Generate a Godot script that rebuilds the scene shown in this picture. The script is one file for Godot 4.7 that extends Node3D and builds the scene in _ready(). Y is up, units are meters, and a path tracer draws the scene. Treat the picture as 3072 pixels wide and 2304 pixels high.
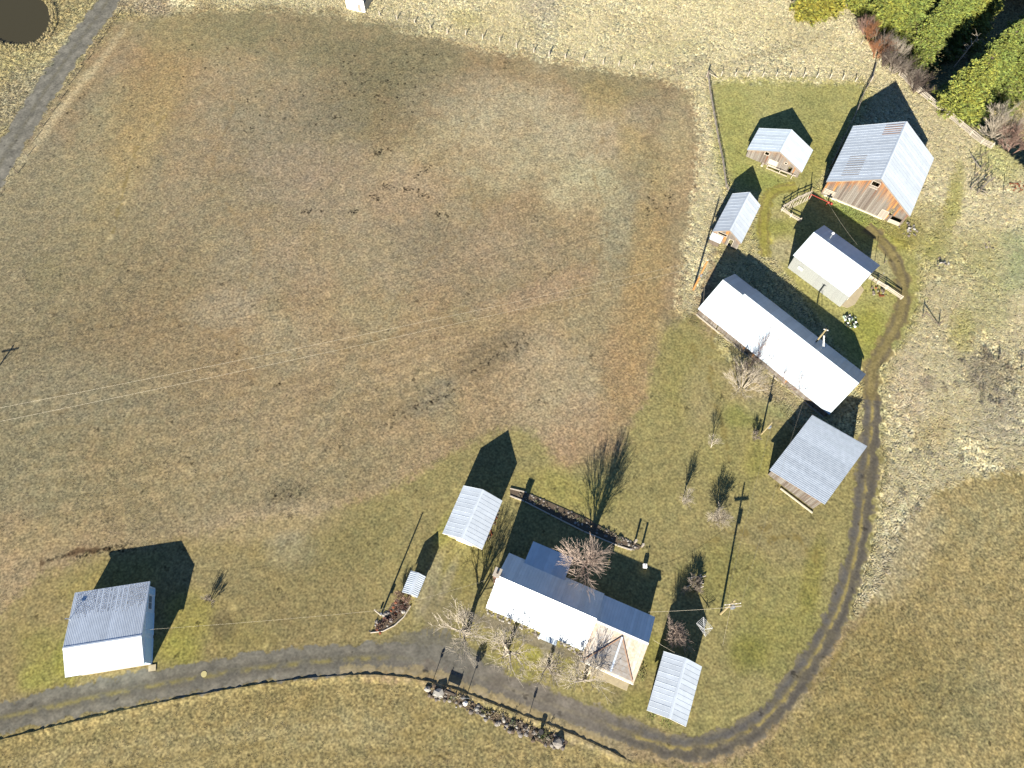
extends Node3D
# A farmstead seen from about 110 m up on a clear winter day.
const FOC := 2210.0     # focal length, in pixels of the 3072 x 2304 photograph
const HGT := 110.0      # height of the camera over the ground
const SUN_EL := 23.0
const SUN_AZ := 17.0    # shadows run this many degrees right of -Z
var taken := {}
var M := {}             # materials
var rng := RandomNumberGenerator.new()
var unit_box: ArrayMesh

# ---------------------------------------------------------------- camera maths
# point on the horizontal plane at height h that photo pixel (px, py) looks at
func G(px: float, py: float, h := 0.0) -> Vector3:
	var a := px - 1536.0
	var b := py - 1152.0
	var d := Vector3(0.99967 * a + 0.02569 * b, 0.01072 * a - 0.41728 * b - 0.90871 * FOC, -0.02334 * a + 0.90841 * b - 0.41742 * FOC)
	var t := (h - HGT) / d.y
	return Vector3(d.x * t, h, d.z * t)
func P(w: Vector3) -> Vector2:
	var v := w - Vector3(0, HGT, 0)
	var a := 0.99967 * v.x + 0.01072 * v.y - 0.02334 * v.z
	var b := 0.02569 * v.x - 0.41728 * v.y + 0.90841 * v.z
	var c := -0.90871 * v.y - 0.41742 * v.z
	return Vector2(1536.0 + FOC * a / c, 1152.0 + FOC * b / c)
func GG(arr: Array, h := 0.0) -> Array:     # [x, y, x, y ...] pixels -> points
	var r := []
	for i in range(0, arr.size(), 2): r.append(G(arr[i], arr[i + 1], h))
	return r

# ---------------------------------------------------------------- scene tree helpers
func numbered(called: String) -> String:
	if not taken.has(called):
		taken[called] = 0
		return called
	taken[called] += 1
	return "%s_%03d" % [called, taken[called]]
func tag(o: Node, label: String, category: String, group := "", kind := ""):
	o.set_meta("label", label)
	o.set_meta("category", category)
	if group != "": o.set_meta("group", group)
	if kind != "": o.set_meta("kind", kind)
func thing(called: String, label: String, category: String, at := Vector3.ZERO, turn := 0.0, group := "") -> Node3D:
	var o := Node3D.new()
	o.name = numbered(called)
	add_child(o)
	o.position = at
	o.rotation.y = turn
	tag(o, label, category, group)
	return o
func part(called: String, mesh: Mesh, mat: Material, parent: Node, xf := Transform3D.IDENTITY) -> MeshInstance3D:
	var o := MeshInstance3D.new()
	o.mesh = mesh
	o.material_override = mat
	o.transform = xf
	o.cast_shadow = GeometryInstance3D.SHADOW_CASTING_SETTING_ON
	if parent == self:
		o.name = numbered(called)
		add_child(o)
	else:
		o.name = called
		parent.add_child(o, true)
	return o
func S() -> SurfaceTool:
	var st := SurfaceTool.new()
	st.begin(Mesh.PRIMITIVE_TRIANGLES)
	st.set_smooth_group(-1)
	return st
func fin(st: SurfaceTool) -> ArrayMesh:
	st.generate_normals()
	return st.commit()

# ---------------------------------------------------------------- shapes
func tri(st: SurfaceTool, a: Vector3, b: Vector3, c: Vector3):
	st.add_vertex(a); st.add_vertex(b); st.add_vertex(c)
func quad(st: SurfaceTool, a: Vector3, b: Vector3, c: Vector3, d: Vector3):  # clockwise seen from the front
	tri(st, a, b, c); tri(st, a, c, d)
# box from 8 corners: bottom a b c d (counter-clockwise from above), top e f g h
func hexa(st: SurfaceTool, a: Vector3, b: Vector3, c: Vector3, d: Vector3, e: Vector3, f: Vector3, g: Vector3, h: Vector3):
	quad(st, e, h, g, f)
	quad(st, a, b, c, d)
	quad(st, a, e, f, b)
	quad(st, b, f, g, c)
	quad(st, c, g, h, d)
	quad(st, d, h, e, a)
func bx(st: SurfaceTool, lo: Vector3, hi: Vector3, xf := Transform3D.IDENTITY):
	hexa(st, xf * Vector3(lo.x, lo.y, hi.z), xf * Vector3(hi.x, lo.y, hi.z), xf * Vector3(hi.x, lo.y, lo.z), xf * Vector3(lo.x, lo.y, lo.z),
		xf * Vector3(lo.x, hi.y, hi.z), xf * Vector3(hi.x, hi.y, hi.z), xf * Vector3(hi.x, hi.y, lo.z), xf * Vector3(lo.x, hi.y, lo.z))
func frame_of(a: Vector3, b: Vector3) -> Basis:     # y axis runs a -> b
	var y := (b - a).normalized()
	var x := y.cross(Vector3(0, 0, 1) if absf(y.z) < 0.9 else Vector3(1, 0, 0)).normalized()
	return Basis(x, y, x.cross(y))
func tube(st: SurfaceTool, a: Vector3, b: Vector3, r0: float, r1: float, n := 6, caps := true):
	var f := frame_of(a, b)
	for i in n:
		var t0 := TAU * i / n
		var t1 := TAU * (i + 1) / n
		var u := f.x * cos(t0) + f.z * sin(t0)
		var v := f.x * cos(t1) + f.z * sin(t1)
		quad(st, a + u * r0, a + v * r0, b + v * r1, b + u * r1)
		if caps:
			tri(st, b, b + u * r1, b + v * r1)
			tri(st, a, a + v * r0, a + u * r0)
func bar(st: SurfaceTool, a: Vector3, b: Vector3, w: float, h: float):   # squared timber a -> b
	var z := (b - a)
	var l := z.length()
	z /= l
	var x := Vector3.UP.cross(z)
	if x.length() < 0.01: x = Vector3(1, 0, 0)
	x = x.normalized()
	var y := z.cross(x)
	bx(st, Vector3(-w / 2, -h / 2, 0), Vector3(w / 2, h / 2, l), Transform3D(Basis(x, y, z), a))
func tube_mesh(a: Vector3, b: Vector3, r0: float, r1: float, n := 6) -> ArrayMesh:
	var st := S(); tube(st, a, b, r0, r1, n); return fin(st)
func bar_mesh(a: Vector3, b: Vector3, w: float, h: float) -> ArrayMesh:
	var st := S(); bar(st, a, b, w, h); return fin(st)
func box_mesh(lo: Vector3, hi: Vector3, xf := Transform3D.IDENTITY) -> ArrayMesh:
	var st := S(); bx(st, lo, hi, xf); return fin(st)
func lump_mesh(seed_: int, squash := 0.6) -> ArrayMesh:     # a stone of radius about 1
	var r := RandomNumberGenerator.new(); r.seed = seed_
	var st := S()
	var rings := 4
	var n := 7
	var pts := []
	for i in rings + 1:
		var row := []
		var ph := PI * i / rings
		for j in n:
			var th := TAU * j / n
			var rad := r.randf_range(0.75, 1.15)
			row.append(Vector3(sin(ph) * cos(th), cos(ph) * squash, sin(ph) * sin(th)) * rad)
		if i == 0 or i == rings:
			for j in n: row[j] = Vector3(0, squash * (1 if i == 0 else -1), 0)
		pts.append(row)
	for i in rings:
		for j in n:
			var k := (j + 1) % n
			quad(st, pts[i][j], pts[i][k], pts[i + 1][k], pts[i + 1][j])
	return fin(st)
func smooth_path(pts: Array, step := 1.0) -> Array:
	var cv := Curve3D.new()
	for i in pts.size():
		var a: Vector3 = pts[maxi(i - 1, 0)]
		var b: Vector3 = pts[mini(i + 1, pts.size() - 1)]
		var tng := (b - a) / 6.0
		cv.add_point(pts[i], -tng, tng)
	var out := []
	var len := cv.get_baked_length()
	var n := int(maxf(2.0, len / step))
	for i in n + 1: out.append(cv.sample_baked(len * i / n, true))
	return out

# ---------------------------------------------------------------- materials
func lin(c: Color, k := 1.0) -> Color:       # an sRGB colour scaled in linear light, back as sRGB
	var l := c.srgb_to_linear()
	return Color(l.r * k, l.g * k, l.b * k).linear_to_srgb()
func noise_tex(freq: float, c0: Color, c1: Color, sd: int, size := 256, oct := 4, stretch := Vector2(1, 1)) -> ImageTexture:
	var n := FastNoiseLite.new()
	n.seed = sd
	n.frequency = freq
	n.fractal_octaves = oct
	n.noise_type = FastNoiseLite.TYPE_SIMPLEX_SMOOTH
	var im := n.get_seamless_image(int(size * stretch.x), int(size * stretch.y))
	im.resize(size, size, Image.INTERPOLATE_CUBIC)
	im.convert(Image.FORMAT_RGB8)
	var g := im.get_data()
	for i in range(0, g.size(), 3):
		var c := c0.lerp(c1, g[i] / 255.0)
		g[i] = c.r8; g[i + 1] = c.g8; g[i + 2] = c.b8
	return ImageTexture.create_from_image(Image.create_from_data(size, size, false, Image.FORMAT_RGB8, g))
func mat(c: Color, rough := 0.9, metal := 0.0, tex: Texture2D = null, scale := 0.5) -> StandardMaterial3D:
	var m := StandardMaterial3D.new()
	m.albedo_color = c
	m.roughness = rough
	m.metallic = metal
	if tex:
		m.albedo_texture = tex
		m.uv1_triplanar = true
		m.uv1_world_triplanar = true
		m.uv1_scale = Vector3.ONE * scale
	return m
func make_materials():
	var grime := noise_tex(0.02, Color(0.90, 0.90, 0.90), Color(1, 1, 1), 11)
	var streak := noise_tex(0.03, Color(0.86, 0.87, 0.88), Color(1, 1, 1), 12, 256, 4, Vector2(1, 1))
	var rust := noise_tex(0.018, Color(0.86, 0.76, 0.66), Color(1, 1, 1), 13, 256, 5)
	var grain := noise_tex(0.05, Color(0.55, 0.55, 0.55), Color(1, 1, 1), 14, 256, 3, Vector2(4, 1))
	var stone := noise_tex(0.06, Color(0.5, 0.5, 0.5), Color(1, 1, 1), 15, 256, 4)
	# painted or galvanised sheet roofs: three tones of each
	for i in 3:
		var d := 1.0 - 0.055 * i
		M["white%d" % i] = mat(lin(Color(0.80, 0.83, 0.84), d), 0.45, 0.1, grime, 0.11)
		M["zinc%d" % i] = mat(lin(Color(0.71, 0.74, 0.765), d), 0.6, 0.1, streak, 0.16)
		M["pale%d" % i] = mat(lin(Color(0.77, 0.80, 0.825), d), 0.55, 0.1, grime, 0.14)
		M["tin%d" % i] = mat(lin(Color(0.79, 0.83, 0.85), d), 0.45, 0.05, grime, 0.12)
		M["galv%d" % i] = mat(lin(Color(0.73, 0.77, 0.79), d), 0.45, 0.1, grime, 0.12)
		M["porch%d" % i] = mat(lin(Color(0.66, 0.635, 0.60), 1.0 - 0.09 * i), 0.7, 0.0, rust, 0.4)
		M["porchw%d" % i] = mat(lin(Color(0.63, 0.635, 0.63), 1.0 - 0.05 * i), 0.6, 0.0, rust, 0.3)
		M["stone%d" % i] = mat([Color(0.62, 0.59, 0.55), Color(0.50, 0.46, 0.42), Color(0.74, 0.72, 0.68)][i], 0.95, 0.0, stone, 0.9)
	M.tanrust = mat(Color(0.58, 0.49, 0.42), 0.8, 0.0, rust, 0.5)
	M.trim = mat(Color(0.93, 0.93, 0.92), 0.6, 0.0, grime, 0.4)
	M.cream = mat(Color(0.90, 0.86, 0.66), 0.8, 0.0, grime, 0.5)
	M.bluewall = mat(Color(0.78, 0.87, 0.93), 0.7, 0.0, grime, 0.4)
	M.bluedoor = mat(Color(0.70, 0.84, 0.93), 0.6, 0.0, grime, 0.5)
	M.wood = mat(Color(1, 1, 1), 0.92, 0.0, grain, 0.35)
	M.wood.vertex_color_use_as_albedo = true
	M.oldwood = mat(Color(0.44, 0.39, 0.34), 0.95, 0.0, grain, 0.5)
	M.greywood = mat(Color(0.62, 0.58, 0.53), 0.95, 0.0, grain, 0.5)
	M.palewood = mat(Color(0.80, 0.755, 0.685), 0.95, 0.0, grain, 0.5)
	M.logwood = mat(Color(0.60, 0.52, 0.43), 0.95, 0.0, grain, 0.5)
	M.pole = mat(Color(0.64, 0.58, 0.42), 0.9, 0.0, grain, 0.3)
	M.polewarm = mat(Color(0.74, 0.52, 0.28), 0.9, 0.0, grain, 0.3)
	M.iron = mat(Color(0.17, 0.16, 0.16), 0.8)
	M.glass = mat(Color(0.45, 0.50, 0.53), 0.05)
	M.concrete = mat(Color(0.62, 0.57, 0.46), 0.95, 0.0, grime, 0.25)
	M.siding = mat(Color(0.60, 0.62, 0.60), 0.7, 0.0, grime, 0.3)
	M.foundation = mat(Color(0.70, 0.67, 0.59), 0.95, 0.0, grime, 0.4)
	M.steel = mat(Color(0.66, 0.68, 0.70), 0.45, 0.7, grime, 0.5)
	M.wire = mat(Color(0.60, 0.57, 0.50), 0.6, 0.2)
	M.rust = mat(Color(0.46, 0.26, 0.15), 0.9, 0.1, rust, 0.8)
	M.red = mat(Color(0.60, 0.20, 0.14), 0.6, 0.1, rust, 0.6)
	M.brick = mat(Color(0.50, 0.38, 0.32), 0.95, 0.0, stone, 0.6)
	M.scrap = mat(Color(0.62, 0.68, 0.62), 0.7, 0.2, grime, 0.6)
	M.barkpale = mat(Color(0.80, 0.75, 0.67), 0.95, 0.0, stone, 0.7)
	M.barkgrey = mat(Color(0.64, 0.59, 0.53), 0.95, 0.0, stone, 0.7)
	M.barkdark = mat(Color(0.42, 0.36, 0.32), 0.95, 0.0, stone, 0.7)
	M.barkred = mat(Color(0.64, 0.52, 0.46), 0.95, 0.0, stone, 0.7)
	M.barkorange = mat(Color(0.66, 0.45, 0.30), 0.95, 0.0, stone, 0.7)
	M.barkrose = mat(Color(0.80, 0.715, 0.65), 0.95, 0.0, stone, 0.7)
	M.needle = mat(Color(1, 1, 1), 0.8)
	M.needle.vertex_color_use_as_albedo = true
	M.needle.backlight = Color(0.10, 0.12, 0.04)
	M.tuft = mat(Color(1, 1, 1), 0.95)
	M.tuft.vertex_color_use_as_albedo = true
	M.tuft.backlight = Color(0.12, 0.11, 0.06)
	M.soil = mat(Color(0.42, 0.36, 0.29), 1.0, 0.0, stone, 0.6)
	M.green = mat(Color(0.26, 0.34, 0.14), 0.9, 0.0, stone, 0.8)
	M.water = mat(Color(0.22, 0.205, 0.15), 0.35)
	M.water.metallic_specular = 0.2
	M.ceramic = mat(Color(0.85, 0.84, 0.82), 0.4)
	unit_box = box_mesh(Vector3(-0.5, -0.5, -0.5), Vector3(0.5, 0.5, 0.5))

# ---------------------------------------------------------------- ground
const GX := -122.0
const GZ := -158.0
const GW := 244.0
const GD := 173.0
const FW := 2048
const FH := 1452
const KA := 0.66     # real-world base colour for a colour read off the sunlit picture
var road_sheets := []
var sward: Image
var worn := PackedByteArray()     # where wheels keep the grass down, on the coarse grid
func pv(arr: Array) -> PackedVector2Array:
	var r := PackedVector2Array()
	for i in range(0, arr.size(), 2): r.append(Vector2(arr[i], arr[i + 1]))
	return r
var Z := {}
var crest := []
# height of the ground: level, but for the wooded draw beyond the rail fence
func gh(x: float, z: float) -> float:
	var w := Vector3(x, 0, z)
	if x < 40.0 or z > -60.0 or not Geometry2D.is_point_in_polygon(P(w), Z.ravine): return 0.0
	var d := 1e9
	for i in crest.size() - 1: d = minf(d, Geometry3D.get_closest_point_to_segment(w, crest[i], crest[i + 1]).distance_to(w))
	return -minf(d * 0.9, 8.5)
func zones():
	Z.pasture_top = pv([480, -400, 507, 42, 660, 28, 1000, 35, 1090, 60, 1200, 90, 1400, 135, 1640, 182, 1800, 208, 1960, 232, 2060, 262, 2085, 320, 2100, 420, 2085, 560, 2060, 700, 2040, 820, 2030, 930, 2080, 980, 2100, 890, 2140, 760, 2160, 640, 2180, 560, 2150, 440, 2128, 240, 2600, 250, 2640, 260, 2600, 350, 2560, 400, 2490, 520, 2500, 600, 2700, 640, 2760, 600, 2840, 620, 2830, 760, 2760, 850, 2755, 960, 2690, 1080, 2660, 1190, 2650, 1400, 2620, 1620, 2570, 1800, 2500, 1905, 2530, 1870, 2640, 1760, 2690, 1640, 2730, 1560, 2790, 1480, 2870, 1445, 2960, 1425, 3200, 1400, 3600, 1300, 3400, 760, 3200, 605, 3072, 503, 2970, 420, 2900, 362, 2800, 310, 2740, 265, 2660, 190, 2600, 125, 2570, 70, 2545, 20, 2500, -100, 2440, -400])
	Z.ravine = pv([2440, -400, 2500, -100, 2545, 20, 2570, 70, 2600, 125, 2660, 190, 2740, 265, 2800, 310, 2900, 362, 2970, 420, 3072, 503, 3200, 605, 3400, 760, 3900, 1000, 4200, -900])
	crest = GG([2440, -400, 2500, -100, 2545, 20, 2570, 70, 2600, 125, 2660, 190, 2740, 265, 2800, 310, 2900, 362, 2970, 420, 3072, 503, 3200, 605, 3400, 760])
	Z.lawn = pv([-60, 1860, 0, 1850, 120, 1720, 300, 1660, 560, 1610, 760, 1560, 960, 1540, 1150, 1480, 1370, 1350, 1490, 1290, 1590, 1290, 1700, 1400, 1860, 1360, 1930, 1200, 1985, 1000, 2040, 960, 2090, 940, 2110, 985, 2400, 1300, 2640, 1300, 2650, 1400, 2620, 1640, 2560, 1820, 2470, 1960, 2330, 2110, 2200, 2200, 2080, 2230, 1900, 2180, 1700, 2100, 1520, 2030, 1330, 1960, 1180, 1950, 880, 1985, 600, 2030, 300, 2070, -60, 2120])
	Z.lower = pv([-60, 2170, 300, 2110, 700, 2045, 1000, 2025, 1270, 2050, 1480, 2120, 1700, 2215, 1900, 2290, 2100, 2310, 2250, 2270, 2400, 2120, 2500, 1980, 2620, 1800, 2690, 1640, 2740, 1550, 2790, 1480, 2870, 1445, 2960, 1425, 3200, 1400, 3300, 2700, -300, 2700])
	Z.yardn = pv([2128, 235, 2300, 240, 2590, 252, 2600, 300, 2540, 400, 2480, 520, 2440, 560, 2560, 660, 2700, 720, 2760, 770, 2760, 900, 2700, 1040, 2640, 1080, 2560, 1120, 2380, 850, 2300, 760, 2250, 700, 2280, 600, 2200, 570, 2170, 480, 2150, 360])
	Z.verge_tl = pv([-100, -100, 520, -100, 500, 40, 350, 60, 200, 250, 80, 420, -20, 640, -200, 900])
# colour patches seen in the grass: px, py, rx, ry, turn(deg), sRGB colour, strength
var patches := [
	# field: broad tones
	[120, 1000, 560, 640, 0, Color(0.50, 0.455, 0.325), 0.95], [150, 650, 380, 300, 0, Color(0.62, 0.57, 0.44), 0.35], [330, 470, 260, 120, -60, Color(0.60, 0.55, 0.38), 0.5], [470, 260, 90, 300, 25, Color(0.62, 0.50, 0.30), 0.75], [380, 520, 60, 260, 28, Color(0.67, 0.56, 0.34), 0.7],
	[620, 90, 220, 70, 0, Color(0.54, 0.50, 0.33), 0.8], [900, 110, 260, 80, 5, Color(0.48, 0.45, 0.31), 0.75], [1180, 190, 260, 110, 10, Color(0.46, 0.43, 0.30), 0.85], [1140, 320, 230, 110, 0, Color(0.46, 0.42, 0.29), 0.8], [820, 330, 240, 150, 0, Color(0.53, 0.49, 0.38), 0.6],
	[880, 480, 200, 180, 0, Color(0.49, 0.44, 0.35), 0.6], [640, 560, 260, 200, 0, Color(0.56, 0.50, 0.38), 0.5], [1050, 560, 300, 120, 10, Color(0.64, 0.55, 0.44), 0.5], [1420, 300, 200, 90, 0, Color(0.66, 0.58, 0.46), 0.5],
	[1600, 420, 330, 150, 0, Color(0.72, 0.68, 0.52), 0.55], [1780, 380, 240, 100, 0, Color(0.70, 0.62, 0.48), 0.5], [1840, 260, 120, 50, 10, Color(0.53, 0.49, 0.32), 0.7], [1810, 300, 70, 60, 0, Color(0.62, 0.52, 0.30), 0.7], [1930, 470, 110, 60, 60, Color(0.60, 0.50, 0.28), 0.7], [1980, 330, 90, 60, 0, Color(0.54, 0.50, 0.38), 0.6],
	[1900, 620, 70, 200, 20, Color(0.54, 0.53, 0.42), 0.6], [1760, 560, 130, 80, 0, Color(0.70, 0.68, 0.50), 0.5], [1940, 830, 60, 300, 4, Color(0.64, 0.52, 0.31), 0.85], [1870, 1110, 60, 240, 8, Color(0.64, 0.51, 0.32), 0.8], [1760, 1310, 110, 110, 0, Color(0.66, 0.51, 0.36), 0.7], [2020, 480, 50, 140, 0, Color(0.66, 0.58, 0.38), 0.6],
	[400, 900, 260, 160, -20, Color(0.56, 0.46, 0.31), 0.6], [520, 1000, 260, 130, -10, Color(0.62, 0.49, 0.33), 0.65], [620, 1120, 240, 80, -10, Color(0.61, 0.49, 0.32), 0.6], [300, 750, 230, 120, -40, Color(0.57, 0.50, 0.34), 0.6], [140, 830, 60, 60, 0, Color(0.48, 0.45, 0.29), 0.5],
	[760, 820, 160, 120, 0, Color(0.56, 0.50, 0.40), 0.5], [680, 930, 120, 60, 0, Color(0.68, 0.62, 0.50), 0.55], [1000, 760, 260, 130, 0, Color(0.60, 0.53, 0.41), 0.45], [1420, 760, 300, 140, 0, Color(0.55, 0.48, 0.38), 0.55], [1280, 720, 120, 70, 0, Color(0.49, 0.44, 0.33), 0.5],
	[860, 1030, 140, 80, 0, Color(0.67, 0.62, 0.48), 0.4], [200, 1180, 260, 120, 0, Color(0.56, 0.53, 0.42), 0.5], [360, 1400, 260, 130, 0, Color(0.60, 0.52, 0.33), 0.6], [110, 1400, 160, 160, 0, Color(0.52, 0.49, 0.35), 0.55], [760, 1350, 280, 120, -10, Color(0.58, 0.51, 0.36), 0.5], [150, 1600, 220, 60, -10, Color(0.62, 0.53, 0.33), 0.5],
	[1480, 1060, 130, 50, -25, Color(0.42, 0.37, 0.27), 0.75], [1300, 1190, 90, 40, -35, Color(0.47, 0.44, 0.37), 0.65], [1150, 1230, 160, 50, -30, Color(0.52, 0.44, 0.30), 0.55], [1650, 1150, 160, 160, 0, Color(0.66, 0.59, 0.46), 0.5], [1620, 870, 180, 40, -20, Color(0.65, 0.52, 0.39), 0.5], [860, 1480, 90, 40, -20, Color(0.38, 0.35, 0.26), 0.6], [700, 1500, 260, 60, -15, Color(0.50, 0.45, 0.32), 0.5], [1060, 1420, 160, 60, -30, Color(0.49, 0.45, 0.31), 0.5],
	[820, 1570, 240, 60, -5, Color(0.65, 0.56, 0.42), 0.55], [880, 1660, 90, 60, 0, Color(0.56, 0.55, 0.47), 0.45], [1200, 1360, 100, 60, -30, Color(0.55, 0.49, 0.34), 0.5],
	[230, 1020, 420, 430, 0, Color(0.51, 0.455, 0.325), 0.55], [820, 1200, 420, 240, -10, Color(0.56, 0.49, 0.36), 0.4],
	# lawn and yard
	[330, 1740, 160, 60, -15, Color(0.57, 0.51, 0.24), 0.7], [560, 1880, 70, 110, 10, Color(0.56, 0.53, 0.19), 0.75], [520, 1950, 80, 60, 0, Color(0.56, 0.54, 0.20), 0.7], [150, 1960, 120, 90, 0, Color(0.52, 0.50, 0.20), 0.7], [110, 2030, 60, 40, -30, Color(0.58, 0.57, 0.20), 0.7], [200, 1990, 40, 60, 0, Color(0.58, 0.56, 0.18), 0.7], [720, 1920, 110, 60, 0, Color(0.50, 0.46, 0.22), 0.6], [670, 1880, 40, 40, 0, Color(0.38, 0.33, 0.22), 0.7], [900, 1800, 200, 120, 0, Color(0.49, 0.44, 0.27), 0.6], [640, 1720, 160, 60, 0, Color(0.54, 0.49, 0.33), 0.6], [1060, 1620, 160, 90, -30, Color(0.46, 0.43, 0.25), 0.6],
	[1330, 1600, 26, 60, 20, Color(0.57, 0.56, 0.20), 0.8], [1340, 1820, 60, 110, 10, Color(0.56, 0.50, 0.26), 0.6], [1400, 1700, 90, 80, 0, Color(0.52, 0.48, 0.22), 0.6], [1290, 1750, 22, 120, 20, Color(0.60, 0.56, 0.44), 0.75], [1345, 1735, 14, 80, 22, Color(0.62, 0.57, 0.47), 0.65], [1700, 1480, 160, 60, 10, Color(0.58, 0.54, 0.22), 0.7], [1800, 1420, 80, 60, 0, Color(0.54, 0.52, 0.30), 0.5], [1940, 1500, 130, 130, 0, Color(0.53, 0.48, 0.28), 0.5], [2080, 1640, 150, 110, 0, Color(0.54, 0.48, 0.29), 0.6], [2330, 1620, 150, 70, 0, Color(0.57, 0.50, 0.32), 0.6], [2180, 1720, 120, 90, 0, Color(0.49, 0.47, 0.20), 0.6], [2330, 1880, 130, 130, 0, Color(0.49, 0.47, 0.20), 0.7], [2240, 1960, 60, 60, 0, Color(0.42, 0.42, 0.15), 0.7], [2320, 1800, 80, 50, 0, Color(0.60, 0.54, 0.33), 0.5], [2440, 1720, 30, 110, 12, Color(0.49, 0.46, 0.16), 0.6], [2240, 1240, 70, 40, 0, Color(0.46, 0.50, 0.20), 0.7], [2330, 1230, 50, 25, 20, Color(0.47, 0.55, 0.24), 0.8], [2200, 1360, 90, 120, 0, Color(0.54, 0.50, 0.25), 0.5], [2270, 1370, 40, 60, 0, Color(0.56, 0.53, 0.20), 0.6], [2040, 1100, 60, 160, 0, Color(0.54, 0.50, 0.25), 0.6], [2100, 1200, 50, 120, 0, Color(0.60, 0.53, 0.36), 0.6], [2270, 1180, 130, 60, 30, Color(0.63, 0.54, 0.40), 0.7], [2420, 1260, 60, 40, 30, Color(0.60, 0.52, 0.34), 0.4],
	[1560, 2000, 60, 60, 0, Color(0.58, 0.54, 0.20), 0.75], [1700, 1990, 40, 60, 0, Color(0.57, 0.53, 0.22), 0.7], [1600, 1960, 24, 22, 0, Color(0.62, 0.58, 0.20), 0.7], [1440, 1990, 60, 40, 0, Color(0.52, 0.49, 0.22), 0.6], [1900, 2110, 70, 40, 0, Color(0.50, 0.47, 0.20), 0.6], [1850, 2090, 24, 30, 0, Color(0.42, 0.38, 0.28), 0.6], [1960, 1960, 40, 50, 0, Color(0.56, 0.54, 0.20), 0.7], [2110, 2190, 80, 30, -10, Color(0.52, 0.48, 0.26), 0.6],
	# small barn yard, track loop
	[2330, 300, 220, 60, 0, Color(0.63, 0.60, 0.35), 0.6], [2200, 420, 60, 160, 0, Color(0.58, 0.57, 0.26), 0.7], [2440, 320, 60, 60, 0, Color(0.52, 0.51, 0.26), 0.6], [2280, 540, 80, 30, 20, Color(0.50, 0.54, 0.20), 0.7], [2440, 480, 40, 90, 20, Color(0.57, 0.54, 0.24), 0.7], [2560, 640, 90, 22, 26, Color(0.42, 0.52, 0.16), 0.85], [2650, 690, 90, 50, 10, Color(0.56, 0.54, 0.20), 0.7], [2720, 700, 60, 50, 0, Color(0.56, 0.51, 0.18), 0.7], [2330, 650, 26, 30, 0, Color(0.60, 0.54, 0.36), 0.7], [2320, 680, 50, 24, 0, Color(0.52, 0.52, 0.18), 0.8], [2350, 760, 40, 50, 20, Color(0.70, 0.63, 0.50), 0.75], [2600, 990, 60, 80, 0, Color(0.54, 0.53, 0.16), 0.85], [2440, 900, 90, 20, 35, Color(0.58, 0.54, 0.28), 0.7], [2690, 880, 50, 60, 0, Color(0.58, 0.54, 0.26), 0.5], [2640, 800, 60, 40, 30, Color(0.68, 0.62, 0.46), 0.7], [2600, 1200, 26, 110, 0, Color(0.64, 0.56, 0.32), 0.6],
	# pastures
	[2860, 600, 22, 110, 8, Color(0.57, 0.55, 0.20), 0.85], [2810, 720, 40, 60, 40, Color(0.56, 0.54, 0.20), 0.75], [2900, 760, 130, 80, 0, Color(0.65, 0.62, 0.34), 0.6], [2880, 990, 40, 70, 0, Color(0.62, 0.59, 0.26), 0.75], [2960, 880, 60, 120, 0, Color(0.63, 0.62, 0.36), 0.6], [3050, 780, 60, 90, 0, Color(0.52, 0.59, 0.36), 0.7], [2780, 1060, 80, 70, 0, Color(0.74, 0.68, 0.50), 0.5], [2720, 1170, 60, 120, 0, Color(0.76, 0.67, 0.53), 0.6], [2800, 1300, 60, 40, -40, Color(0.70, 0.60, 0.36), 0.6], [2720, 1660, 70, 170, 30, Color(0.70, 0.66, 0.56), 0.55], [3000, 1260, 90, 80, 0, Color(0.63, 0.59, 0.48), 0.6], [3000, 480, 80, 60, 30, Color(0.62, 0.62, 0.30), 0.7], [2960, 1120, 100, 50, 10, Color(0.60, 0.55, 0.42), 0.6],
	[3000, 1110, 90, 40, 15, Color(0.46, 0.41, 0.32), 0.6], [2990, 1180, 80, 30, 20, Color(0.50, 0.45, 0.36), 0.5], [2780, 1150, 30, 22, 30, Color(0.52, 0.46, 0.38), 0.6], [1400, 60, 60, 30, 20, Color(0.68, 0.63, 0.36), 0.6], [2000, 150, 130, 30, -10, Color(0.70, 0.66, 0.44), 0.5], [2060, 200, 70, 16, -24, Color(0.58, 0.53, 0.40), 0.6], [2300, 160, 180, 16, -18, Color(0.60, 0.56, 0.42), 0.55], [1640, 90, 40, 110, 10, Color(0.68, 0.65, 0.52), 0.5], [2160, 30, 240, 30, 0, Color(0.82, 0.76, 0.55), 0.5], [1620, 10, 60, 50, 0, Color(0.62, 0.57, 0.50), 0.5], [430, 20, 90, 30, 0, Color(0.66, 0.58, 0.52), 0.6],
	# top left verges
	[200, 130, 40, 200, 40, Color(0.75, 0.69, 0.46), 0.7], [180, 180, 26, 160, 40, Color(0.50, 0.51, 0.44), 0.6], [60, 190, 90, 50, 0, Color(0.68, 0.63, 0.38), 0.7], [60, 300, 130, 60, -50, Color(0.60, 0.55, 0.43), 0.7], [240, 330, 24, 300, 38, Color(0.50, 0.455, 0.37), 0.35], [200, 310, 14, 300, 38, Color(0.76, 0.68, 0.50), 0.8],
	# lower fields
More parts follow.
